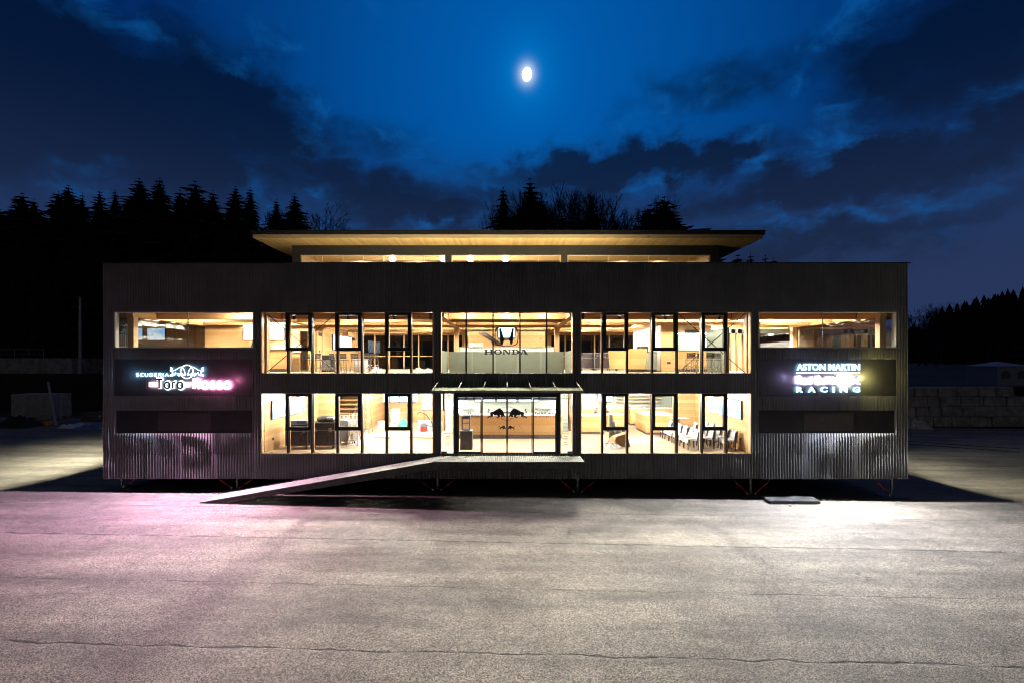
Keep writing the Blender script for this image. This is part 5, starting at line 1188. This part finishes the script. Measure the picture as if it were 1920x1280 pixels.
for y, h in ((PYF, .02), (YF-.11, .09)):
    MB().add([(rx, y, rz0-.02), (rx+1.0, y, ground_z(rx)+.01), (pl0, y, rz1-.30), (pl0, y, rz1+h), (rx, y, rz0+.0)]+[(rx, y+.045, rz0-.02), (rx+1.0, y+.045, ground_z(rx)+.01), (pl0, y+.045, rz1-.30), (pl0, y+.045, rz1+h), (rx, y+.045, rz0+.0)],
             [(0, 1, 2, 3, 4), (9, 8, 7, 6, 5), (0, 5, 6, 1), (1, 6, 7, 2), (2, 7, 8, 3), (3, 8, 9, 4)]).build('side_beam', 'dark_steel', t)
    if y < 19: MB().box(pl0+.001, pl1, y, y+.045, rz1-.28, rz1+.015).build('side_beam', 'dark_steel', t)
MB().box(pl1-.05, pl1, PYF+.046, YF-.03, rz1-.28, rz1-.002).build('side_beam', 'dark_steel', t)
mb = MB()
for i in range(17):       # clips and brackets along the beam
    x = rx+1.6+i*.88+.25*random.random(); 
    if x > pl1-.1: break
    z = (sl(x) if x < pl0 else rz1)-.14
    mb.box(x-.015, x+.015, PYF-.03, PYF-.002, z-.02, z+.09).box(x-.05, x+.05, PYF-.025, PYF-.002, z-.06, z-.03)
mb.build('clip', 'black_metal', t)
MB().box(pl1-.42, pl1-.1, PYF+.01, PYF+.07, rz1-.40, rz1-.28).bar((pl1-.3, PYF+.3, rz1-.35), (pl1-.12, PYF+.05, rz1-.55), .06).tube([(pl1-.15, PYF-.02, rz1-.42), (pl1-.15, PYF+.1, rz1-.42)], .05, 10).build('bracket', 'dark_steel', t)
# jacks with red ratchet struts
JL = ['support jack under the far left corner of the building', 'support jack under the left part behind the ramp foot', 'support jack in the dark left of the middle, behind the ramp', 'support jack under the right end of the entrance platform', 'support jack between entrance and right corner, with two red struts', 'support jack under the right front corner, on a dark base plate']
for i, px in enumerate((228, 445, 820, 1083, 1407, 1672)):
    y = 20.75; x = px2(px, y); g0 = ground_z(x); j = thing('support_jack', JL[i], 'jack', (x, y, g0), group='support jacks with red struts under the building')
    MB().box(x-.5, x+.5, y-.32, y+.32, g0+.002, g0+.05).build('base_plate', 'dark_grey', j)
    MB().tube([(x, y, g0+.05), (x, y, Z0-.31)], .05, 12).tube([(x, y, g0+.30), (x, y, g0+.36)], .075, 12).build('post', 'grey_steel', j)
    for s in ((1,) if i == 0 else ((-1,) if i == 5 else (-1, 1))):
        a = Vector((x+s*.18, y-.1, g0+.10)); b = Vector((x+s*1.02, y-.1, ZB+.02)); m_ = a.lerp(b, .45); q = a.lerp(b, .78)
        MB().tube([a, m_], .022, 8).tube([a.lerp(b, .2), a.lerp(b, .6)], .036, 8).tube([q, b], .016, 8).tube([m_, m_+Vector((-s*.03, -.05, -.14))], .014, 6).build('strut', 'red_paint', j)
        MB().tube([m_, q], .012, 8).lathe([(.05, g0+.05), (.04, g0+.13)], a.x, a.y, 10).build('shackle', 'chrome', j)
# grating stack and offcuts
x0, y0 = px2(1442, 19.45), 19.4; g0 = ground_z(x0+1)
for k, (dx, dy, dz, lb) in enumerate(((0, 0, 0, 'lower bundle of wavy galvanised grating on the asphalt at the right'), (.08, .42, .0, 'rear bundle of wavy galvanised grating behind the front one'))):
    t = thing('grating_bundle', lb, 'grating', (x0+1.05, y0+.2, g0), group='galvanised grating bundles')
    mb = MB(); ln = 2.05
    for i in range(26):
        x = x0+dx+ln*i/26; h = .15+.015*math.sin(i*.5)
        for r_ in range(4):
            y = y0+dy+r_*.10; mb.bar((x, y, g0+h+dz-.03*(r_ % 2)), (x+.10, y+.09, g0+h+dz-.01), .028, .02)
    mb.build('bar_rows', 'grating', t)
    mb = MB()
    for r_ in range(4):
        mb.box(x0+dx, x0+dx+ln, y0+dy+r_*.1, y0+dy+r_*.1+.012, g0+.02, g0+.125)
        for i in range(20): mb.box(x0+dx+.05+ln*i/21, x0+dx+.08+ln*i/21, y0+dy+r_*.1-.014, y0+dy+r_*.1-.002, g0+.045, g0+.095)
    mb.build('side_strip', 'grating', t)
tag(MB().bar((px2(1478, 19.3), 19.30, g0+.03), (px2(1484, 19.1), 19.12, g0+.03), .05, .035).build('wood_offcut', 'plank'), 'small pale wood offcut poking out from under the grating', 'offcut')
def cable(lb, pts):
    p2 = []
    for i in range(len(pts)-1):
        for k in range(8):
            f = k/8; x = pts[i][0]+(pts[i+1][0]-pts[i][0])*f; y = pts[i][1]+(pts[i+1][1]-pts[i][1])*f+.15*math.sin(x*.7); p2.append((x, y, ground_z(x)+.025))
    tag(MB().tube(p2, .022, 6).build('power_cable', 'cable'), lb, 'cable')
def gpt(px, py):   # point on the yard
    h = CZ-ground_z((px-950)/40); Y = FP*h/(py-679); return ((px-950)*Y/FP, Y)
cable('upper of two dark cables lying on the yard right of the building', [gpt(1690, 823), gpt(1800, 830), gpt(1930, 838)])
cable('lower of two dark cables lying on the yard right of the building', [gpt(1690, 828), gpt(1760, 833), gpt(1930, 845)])
# ================================================================ things left of the building
def gz(x): return ground_z(x)
Yt = 40.0; t = thing('tarp_covered_crate', 'tall crate under a loose grey tarpaulin at the far left', 'crate', (px2(58, Yt), Yt, gz(-38)))
x0, x1 = px2(22, Yt), px2(96, Yt); g0 = gz(-39); h = 2.55; ym = Yt+1.6
MB().box(x0+.15, x1-.15, Yt+.1, ym, g0, g0+h-.15).build('crate', 'plank', t)
mb = MB(); n = 40; per = [(x0, Yt), (x1, Yt), (x1+.1, ym+.1), (x0, ym+.1)]
def perim(u):
    k = u*4 % 4; i = int(k); f = k-i; a, b = per[i], per[(i+1) % 4]; return (a[0]+(b[0]-a[0])*f, a[1]+(b[1]-a[1])*f)
NP = 80; LV = 9
for j in range(LV):
    for i in range(NP):
        x, y = perim(i/NP); f = j/(LV-1); fold = .14*math.sin(i*1.35+2*noise.noise(Vector((i*.2, 0, 0))))*(f**.7)
        xc, yc = (x0+x1)/2, (Yt+ym)/2; d = Vector((x-xc, y-yc, 0)).normalized()
        hem = .35+.55*abs(noise.noise(Vector((i*.14, 3, 0))))
        z = g0+h-(h-hem)*f-.04*(f == 0); mb.v.append((x+d.x*(fold+.04), y+d.y*(fold+.04), z))
mb.f = [(j*NP+(i+1) % NP, j*NP+i, (j+1)*NP+i, (j+1)*NP+(i+1) % NP) for j in range(LV-1) for i in range(NP)]; mb.f.append(tuple(range(NP)))
mb.build('tarpaulin', 'tarp', t, smooth=False)
Yp = 39.6; tag(MB().bar((px2(105, Yp), Yp, gz(-37)), (px2(83.5, Yp), Yp+.3, pz(715, Yp)), .16, .06).build('plank', 'plank'), 'long pale plank leaning against the tarpaulin crate', 'plank')
t = thing('plastic_drum', 'small yellow drum at the foot of the leaning plank', 'drum', (px2(91, 39), 39, gz(-37))); x = px2(91, 39); g1 = gz(x)
MB().lathe([(.22, g1), (.25, g1+.05), (.25, g1+.34), (.20, g1+.42)], x, 39, 14).build('body', 'yellow_tape', t, smooth=True); MB().lathe([(.1, g1+.42), (.1, g1+.46)], x, 39, 10).build('cap', 'black_plastic', t)
o = rumpled('soil_heap', 'dark heap of netting in front of the tarpaulin crate', 'heap', px2(15, 38.6), px2(68, 38.6), 37.6, 39.4, gz(-39), 1.0, 'fabric_black', 12)
Yk = 40.5; t = thing('equipment_box', 'grey metal equipment box just left of the building', 'box', (px2(175, Yk), Yk, gz(-34)))
x0, x1 = px2(151, Yk), px2(197, Yk); g0 = gz(-34)
MB().box(x0, x0+.8, Yk, Yk+1, g0+.25, g0+.96).box(x0+.81, x1, Yk-.02, Yk+1, g0+.2, g0+1.02).build('body', 'dark_grey', t, bevel=.02)
MB().tube([(x1-.42, Yk-.05, g0+.68), (x1-.42, Yk-.03, g0+.68)], .09, 14).build('gauge', 'white_paint', t)
MB().box(x0-.05, x1, Yk-.1, Yk+1.1, g0+.0, g0+.18).build('pallet', 'plank', t)
rumpled('plastic_sheet', 'pale plastic sheeting lying on the yard beside the equipment box', 'plastic sheet', px2(118, 38.5), px2(160, 38.5), 37.9, 39.6, gz(-34), .35, 'plastic_film', 21)
rumpled('tarpaulin', 'folded blue tarpaulin on the yard at the corner of the building', 'tarpaulin', px2(148, 38), px2(200, 38), 37.2, 39.2, gz(-33), .45, 'blue_sheet', 33)
Yq = 52.0; x = px2(150, Yq); t = thing('utility_pole', 'tall slender wooden pole with climbing irons left of the building', 'pole', (x, Yq, terrain(x, Yq)))
zt = pz(557, Yq); g1 = terrain(x, Yq)-.2
MB().tube([(x, Yq, g1), (x, Yq, zt)], .17, 10, .10).build('shaft', 'plank', t)
MB().box(x-.5, x+.5, Yq-.05, Yq+.05, zt-.05, zt+.05).tube([(x-.42, Yq, zt), (x-.42, Yq, zt+.2)], .05, 8).tube([(x+.42, Yq, zt), (x+.42, Yq, zt+.2)], .05, 8).build('crossarm', 'dark_steel', t)
mb = MB()
for k in range(9): mb.tube([(x, Yq, zt-1-k*.9), (x+(.32 if k % 2 else -.32), Yq-.05, zt-.98-k*.9)], .02, 5)
mb.build('climbing_iron', 'grey_steel', t)
# railing, retaining bank and low shed far left
def railing(lb, x0, x1, y, z, h, k):
    t = thing('railing', lb, 'fence', ((x0+x1)/2, y, z)); 
    for i in range(k+1): MB().tube([(x0+(x1-x0)*i/k, y, z), (x0+(x1-x0)*i/k, y, z+h)], .035, 6).build('post', 'grey_steel', t)
    MB().tube([(x0, y, z+h), (x1, y, z+h)], .04, 6).tube([(x0, y, z+h*.5), (x1, y, z+h*.5)], .025, 6).build('rail', 'grey_steel', t)
yb = 56; bx0, bx1 = px2(-60, yb), px2(135, yb); zb_ = pz(671, yb)
tag(MB().box(bx0, bx1, yb, yb+5, terrain(bx0, yb)-1, zb_).build('retaining_wall', 'stone'), 'long pale terrace wall below the railing at the far left', 'wall', kind='thing')
railing('thin metal railing on the terrace at the far left', px2(-55, yb+.4), px2(82, yb+.4), yb+.4, zb_, 1.0, 5)
yc = 50; tag(MB().box(px2(-50, yc), px2(205, yc), yc, yc+.4, terrain(-40, yc)-1, pz(700, yc)).build('retaining_wall', 'soil'), 'low dark bank wall behind the tarpaulin crate', 'wall', kind='thing')
# ================================================================ right: block wall and tent
yw = 46.0; t = thing('stone_block_wall', 'retaining wall of large rough stone blocks right of the building', 'wall', (px2(1820, yw), yw, gz(46)))
mb = MB(); rr_ = random.Random(4); zg = gz(46)-.05; z = zg
for c in range(4):
    h = (pz(725, yw)-zg)/4; x = px2(1690, yw)-rr_.random(); 
    while x < px2(1985, yw):
        w = rr_.uniform(1.0, 2.3); j = lambda: rr_.uniform(-.07, .07); yo = c*.12+rr_.uniform(-.08, .08)
        if not (c == 3 and x > px2(1895, yw) and x < px2(1925, yw)):
            lo = [(x+.03+j(), yw+yo+j(), z+.02), (x+w-.03+j(), yw+yo+j(), z+.02), (x+w-.03, yw+1.2, z+.02), (x+.03, yw+1.2, z+.02)]
            hi = [(x+.06+j(), yw+yo+.06+j(), z+h-.02+j()*.5), (x+w-.06+j(), yw+yo+.06+j(), z+h-.02+j()*.5), (x+w-.03, yw+1.2, z+h-.02), (x+.03, yw+1.2, z+h-.02)]
            mb.hexa(lo, hi)
        x += w
    z += h
wl = mb.build('blocks', 'stone', t, bevel=.06)
MB().box(px2(1685, yw), px2(1990, yw), yw+1.21, yw+1.5, zg-.5, pz(727, yw)).build('backing', 'soil', t)
MB().box(px2(1685, yw), px2(1990, yw), yw+1.51, yw+16, zg-.5, pz(726, yw)).build('terrace_ground', 'soil', kind='structure')
rumpled('rubble_heap', 'low heap of rubble at the foot of the block wall', 'heap', px2(1700, 44), px2(1740, 44), 43.2, 45.2, gz(40), .9, 'stone', 17)
ytn = 50; t = thing('party_tent', 'small pale party tent with arched windows on the terrace at the far right', 'tent', (px2(1900, ytn), ytn, pz(726, 46)))
tx0, tx1 = px2(1870, ytn), px2(1932, ytn); tz = pz(726, 46); te = pz(686, ytn); ta = pz(681.5, ytn)
MB().box(tx0, tx1, ytn, ytn+.03, tz, te).box(tx0, tx0+.03, ytn+.031, ytn+3.4, tz, te).box(tx1-.03, tx1, ytn+.031, ytn+3.4, tz, te).build('side_wall', 'tent_fabric', t)
xm = (tx0+tx1)/2; ymd = ytn+1.7
MB().add([(tx0-.08, ytn-.08, te+.005), (tx1+.08, ytn-.08, te+.005), (tx1+.08, ytn+3.5, te+.005), (tx0-.08, ytn+3.5, te+.005), (xm, ymd, ta+.25)], [(0, 1, 4), (1, 2, 4), (2, 3, 4), (3, 0, 4), (3, 2, 1, 0)]).build('roof', 'tent_fabric', t)
for c in (tx0+(tx1-tx0)*.26, tx0+(tx1-tx0)*.74):
    MB().prism([(c-.5, te-1.25)]+[(c+.5*math.cos(a*math.pi/10), te-.95+.5*math.sin(a*math.pi/10)) for a in range(10, -1, -1)]+[(c+.5, te-1.25)], ytn-.012, ytn-.002).build('arched_window', 'dark_grey', t)
# ================================================================ trees
def conifer_mesh(h, r, seed, dens=1.0, irr=.25, droop=.28):
    rnd = random.Random(seed); mb = MB(); z = h*.10; nl = int(34*dens)
    lean = [rnd.uniform(-.02, .02) for _ in range(2)]
    for i in range(nl):
        f = i/(nl-1); z = h*(.08+.915*f); rad = r*1.45*((1-f)**.72+.045)*(1+rnd.uniform(-irr, irr)*(1-f*.4)); nb = int(15-6*f)
        a0 = rnd.random()*6.28
        for k in range(nb):
            a = a0+6.283*k/nb+rnd.uniform(-.25, .25); L = rad*rnd.uniform(.55, 1.15); dz = -droop*L*rnd.uniform(.5, 1.3)
            d = Vector((math.cos(a), math.sin(a), 0)); s = Vector((-d.y, d.x, 0)); p0 = Vector((lean[0]*z, lean[1]*z, z)); seg = 4
            seg = 5; b0 = len(mb.v)
            for q in range(seg+1):
                t_ = q/seg; P = p0+d*(L*t_)+Vector((0, 0, dz*t_*t_+.10*L*t_)); w = L*.24*((1-t_)**.6)*rnd.uniform(.55, 1.3)*(q > 0)+.02
                hg = L*.20*((1-t_)**.5)*rnd.uniform(.3, 1.3)+.02
                mb.v += [tuple(P+s*w-Vector((0, 0, w*.5))), tuple(P), tuple(P-s*w-Vector((0, 0, w*.5))), tuple(P-Vector((0, 0, hg))+d*hg*.3)]
            for q in range(seg):
                b = b0+4*q; mb.f += [(b, b+1, b+5, b+4), (b+1, b+2, b+6, b+5), (b+1, b+3, b+7, b+5)]
    for i in range(16):       # dense inner boughs
        f = i/16; zc = h*(.06+.90*f); rd = r*1.45*((1-f)**.8)*.5; b = len(mb.v); mb.v.append((lean[0]*zc, lean[1]*zc, min(zc+h*.10, h*.97))); n_ = 12; a0 = rnd.random()*6
        for k in range(2*n_):
            a = a0+math.pi*k/n_; q = rd*(rnd.uniform(.9, 1.35) if k % 2 == 0 else rnd.uniform(.5, .8)); mb.v.append((lean[0]*zc+q*math.cos(a), lean[1]*zc+q*math.sin(a), zc-.2*q*(k % 2 == 0)))
        for k in range(2*n_): mb.f.append((b, b+1+k, b+1+(k+1) % (2*n_)))
    mb.tube([(lean[0]*h*.94, lean[1]*h*.94, h*.94), (lean[0]*h, lean[1]*h, h)], .05, 4, .01)
    me = bpy.data.meshes.new('crown'); me.from_pydata(mb.v, [], mb.f); me.materials.append(M['needles'])
    mt_ = MB().tube([(0, 0, -1.0), (lean[0]*h*.96, lean[1]*h*.96, h*.96)], h*.016+.05, 7, .02); m2 = bpy.data.meshes.new('trunk'); m2.from_pydata(mt_.v, [], mt_.f); m2.materials.append(M['bark'])
    return me, m2
def bare_mesh(h, seed, spread=.55):
    rnd = random.Random(seed); tr = MB(); tw = MB()
    def grow(p, d, L, r, lev):
        q = p+d*L; m_ = (p+q)/2+Vector((rnd.uniform(-1, 1), rnd.uniform(-1, 1), rnd.uniform(-.5, .5)))*L*.05
        tgt = tr if lev < 2 else tw
        tgt.tube([p, m_, q], max(r, .030), 5 if lev < 2 else 3, max(r*.66, .022), cap=False)
        if lev >= 7 or L < .18: return
        nb = 3 if lev in (1, 2, 3) else rnd.choice((2, 3))
        for k in range(nb):
            o_ = d.orthogonal().normalized(); o_.rotate(Matrix.Rotation(rnd.uniform(0, 6.28), 3, d)); sp = rnd.uniform(.2, spread)*(1.15 if k else .5)
            nd = (d*math.cos(sp)+o_*math.sin(sp)+Vector((0, 0, .13))).normalized(); grow(q if k < 2 else p.lerp(q, rnd.uniform(.5, .9)), nd, L*rnd.uniform(.66, .86), r*rnd.uniform(.52, .68), lev+1)
    grow(Vector((0, 0, -.5)), Vector((rnd.uniform(-.05, .05), 0, 1)).normalized(), h*.30, h*.014+.04, 0)
    mx_ = max(v[2] for v in tw.v); k = h/mx_; out = []
    for nm, b in (('crown', tw), ('trunk', tr)):
        me = bpy.data.meshes.new(nm); me.from_pydata([(v[0]*k, v[1]*k, v[2]*k) for v in b.v], [], b.f); me.materials.append(M['bark']); out.append(me)
    return out
CON = [conifer_mesh(20, 4.2, 1), conifer_mesh(20, 3.4, 2, 1.1), conifer_mesh(20, 5.2, 3, .9, .45), conifer_mesh(20, 2.9, 5, 1.2, .2, .4), conifer_mesh(20, 6.2, 8, .8, .6)]
BARE = [bare_mesh(20, 3), bare_mesh(20, 9, .7), bare_mesh(20, 14, .5)]
def tree(kind, k, x, y, ztop, lb, gp, wide=1.0):
    zb = terrain(x, y)-.3; h = ztop-zb; t = thing('spruce_tree' if kind == 'c' else 'bare_tree', lb, 'tree', (x, y, zb), random.uniform(0, 6.28), gp)
    cm, tm = (CON if kind == 'c' else BARE)[k]; s = h/20
    for nm, me in (('crown', cm), ('trunk', tm)):
        o = bpy.data.objects.new(nm, me); C.objects.link(o); o.parent = t; 
    t.scale = (s*wide, s*wide, s)
G1 = 'dark spruces along the left ridge'; Y1 = 86
for px, py, k, w, lb in [(2, 392, 2, 1.2, 'dark spruce cut by the left edge of the photo'), (40, 360, 4, 1.1, 'broad bushy spruce near the left edge, its top above the first gap'), (64, 372, 2, 1, 'low spruce leaning on the broad one near the left edge'), (128, 345, 0, 1.25, 'tall broad spruce second crown group from the left'), (112, 358, 2, .9, 'rounded side crown left of the second tall spruce'),
     (153, 362, 1, .8, 'small pointed spruce right of the second tall one'), (182, 352, 1, .9, 'slim spruce in the dip left of the highest trees'), (213, 355, 3, 1.1, 'small spruce just left of the highest tree'), (240, 372, 2, 1, 'low dark crown at the foot of the highest tree, left side'), (266, 333, 0, 1.2, 'highest spruce of the left ridge, broad with a pointed tip'), (296, 334, 1, 1.15, 'slender twin right of the highest spruce'),
     (335, 355, 2, 1, 'shaggy spruce with branches reaching left, middle of the ridge'), (371, 339, 4, .9, 'very wide flat topped spruce right of the ridge middle'), (402, 357, 2, .9, 'drooping spruce right of the flat topped one'), (438, 346, 1, 1.1, 'tall narrow spruce, second from the right end of the ridge'), (470, 350, 3, 1.1, 'slim freestanding spruce with layered branches'),
     (516, 373, 3, 1.2, 'small spruce between the freestanding one and the roof'), (556, 364, 0, 1.05, 'dense cone shaped spruce above the left roof tip')]:
    y = Y1+random.uniform(-3, 3); tree('c', k, px2(px, y), y, pz(py, y), lb, G1, w)
tree('b', 1, px2(596, 84), 84, pz(362, 84), 'bare leafless tree at the right end of the left ridge', None, 1.35)
tree('b', 0, px2(496, 88), 88, pz(398, 88), 'low bare tree between two spruces above the left roof tip', None, 1.0)
G2 = 'trees rising behind the middle of the roof'; Y2 = 72
for kd, px, py, k, w, lb in [('c', 940, 350, 3, 1.1, 'narrow spruce at the left end of the trees behind the roof'), ('c', 999, 334, 0, .95, 'tallest spruce behind the roof, above the pavilion centre'), ('b', 962, 352, 0, .5, 'bare tree between the two left spruces behind the roof'), ('b', 978, 360, 2, .55, 'bare tree touching the left side of the tallest spruce'),
       ('c', 1022, 368, 1, .9, 'lower spruce tucked against the right of the tallest'), ('b', 1030, 352, 1, .9, 'bare tree just right of the tallest spruce'), ('b', 1056, 344, 2, 1.0, 'tallest bare tree in the middle group behind the roof'), ('b', 1075, 352, 0, 1.0, 'bare tree leaning right in the middle group'), ('b', 1100, 352, 1, .95, 'round headed bare tree right of the middle group'), ('c', 1108, 378, 2, 1.1, 'small ragged spruce under the round headed bare tree'),
       ('c', 1058, 396, 1, 1.2, 'short spruce low in front of the bare middle group'), ('b', 1134, 366, 0, .95, 'bare tree with upright twigs left of the sparse gap'), ('b', 1152, 378, 2, .9, 'fan shaped bare tree in the sparse gap'), ('b', 1188, 375, 1, 1.0, 'solitary bare tree in the sparse gap'), ('b', 1172, 392, 0, .9, 'low bare tree at the bottom of the sparse gap'), ('b', 1226, 368, 2, .5, 'bare tree rising from the right evergreen clump'),
       ('c', 1216, 386, 4, 1.25, 'broad dense evergreen in the right clump behind the roof'), ('c', 1250, 368, 2, 1.35, 'tall irregular evergreen at the right end behind the roof'), ('c', 1268, 402, 4, 1.1, 'low evergreen closing the right end of the clump')]:
    y = Y2+random.uniform(-3, 3); tree(kd, k, px2(px, y), y, pz(py, y), lb, G2, w)
for px, py, k, w, lb in [(1378, 477, 4, 1.1, 'dark rounded spruce just over the right parapet by the roof tip'), (1411, 473, 3, 1.1, 'pointed spruce above the parapet, middle of the three right of the roof'), (1432, 478, 3, 1.1, 'small pointed spruce above the parapet, right of the middle one'), (1447, 484, 1, 1.1, 'lowest spruce tip above the parapet right of the roof')]:
    tree('c', k, px2(px, 80), 80, pz(py, 80), lb, 'spruce tips above the right parapet', w)
for px, py, k, lb in [(1735, 574, 0, 'bare tree at the foot of the right hillside beside the building'), (1722, 590, 1, 'smaller bare tree touching the right wall of the building'), (1755, 568, 2, 'bare tree left of the wooded right hill')]:
    tree('b', k, px2(px, 150), 150, pz(py, 150), lb, None, 1.2)
# wooded slopes that read as one mass
def wood_mass(name, lb, spots, seed):
    rnd = random.Random(seed); mb = MB()
    for x, y, h, r in spots:
        z0 = terrain(x, y)-.5; nl = 9
        for i in range(nl):
            f = i/nl; zc = z0+h*(.05+.95*f); rd = r*(1-f)*rnd.uniform(.8, 1.15)+.05; n = 9; b = len(mb.v); top = zc+h/nl*1.9; a0 = rnd.random()*6
            mb.v.append((x, y, min(z0+h, top)))
            for k in range(n*2):
                a = a0+3.1416*k/n; q = rd*(rnd.uniform(.95, 1.2) if k % 2 == 0 else rnd.uniform(.45, .65)); mb.v.append((x+q*math.cos(a), y+q*math.sin(a), zc-(.25*rd if k % 2 == 0 else 0)+rnd.uniform(-.1, .1)))
            for k in range(n*2): mb.f.append((b, b+1+k, b+1+(k+1) % (n*2)))
    tag(mb.build(name, 'needles'), lb, 'wood', kind='stuff')
rnd = random.Random(5); sp = []
for _ in range(330):
    y = rnd.uniform(56, 84); x = rnd.uniform(-150, -2) ; pxx = 950+x*900/y
    if pxx > 560: continue
    h = rnd.uniform(11, 15)*(1 if y > 62 else .8); zt = terrain(x, y)+h
    if 679-(zt-CZ)*900/y < 392: h -= (392-(679-(zt-CZ)*900/y))*y/900
    sp.append((x, y, h, h*.24))
wood_mass('spruce_wood', 'black spruce wood filling the slope left of and behind the building', sp, 6)
sp = []
for _ in range(170):
    y = rnd.uniform(58, 69); pxx = rnd.uniform(900, 1470); x = px2(pxx, y); h = rnd.uniform(5, 8); sp.append((x, y, h, h*.3))
for _ in range(46):
    y = rnd.uniform(68, 77); pxx = rnd.choice((rnd.uniform(945, 1120), rnd.uniform(1180, 1275), rnd.uniform(945, 1275))); x = px2(pxx, y); h = pz(rnd.uniform(402, 425), y)-terrain(x, y); sp.append((x, y, h, h*.2))
wood_mass('undergrowth', 'dark undergrowth hidden low behind the roof line', sp, 7)
sp = []
def ridge(px): 
    pts = [(1700, 606), (1740, 590), (1770, 566), (1800, 560), (1830, 548), (1870, 540), (1920, 527), (2100, 500), (2400, 480)]
    for (a, b), (c, d) in zip(pts[:-1], pts[1:]):
        if px <= c: return b+(d-b)*(px-a)/(c-a)
    return 480
for _ in range(420):
    y = rnd.uniform(165, 235); pxx = rnd.uniform(1690, 2300); x = px2(pxx, y); g_ = terrain(x, y); top = pz(ridge(pxx)+rnd.uniform(0, 5)+(235-y)*.5, y); h = top-g_
    if h < 3: continue
    sp.append((x, y, h, min(h*.42, 5.5)))
wood_mass('hill_forest', 'dark forest covering the hill at the far right', sp, 8)
# ================================================================ moon
y = 1500; a = AE(988, 140); r = 19
moon = MB(); D = Vector((px2(988, y), y, pz(140, y)))
moon.lathe([(r*math.sin(math.pi*k/18)+1e-3, r*math.cos(math.pi*(18-k)/18)) for k in range(19)], 0, 0, 28)
ob = moon.build('moon', 'moon', smooth=True); ob.location = D; ob.scale = (.80, .80, 1.12)
ob.rotation_euler = (0, R(6), 0); tag(ob, 'bright white moon in the deep blue sky above the roof', 'moon')
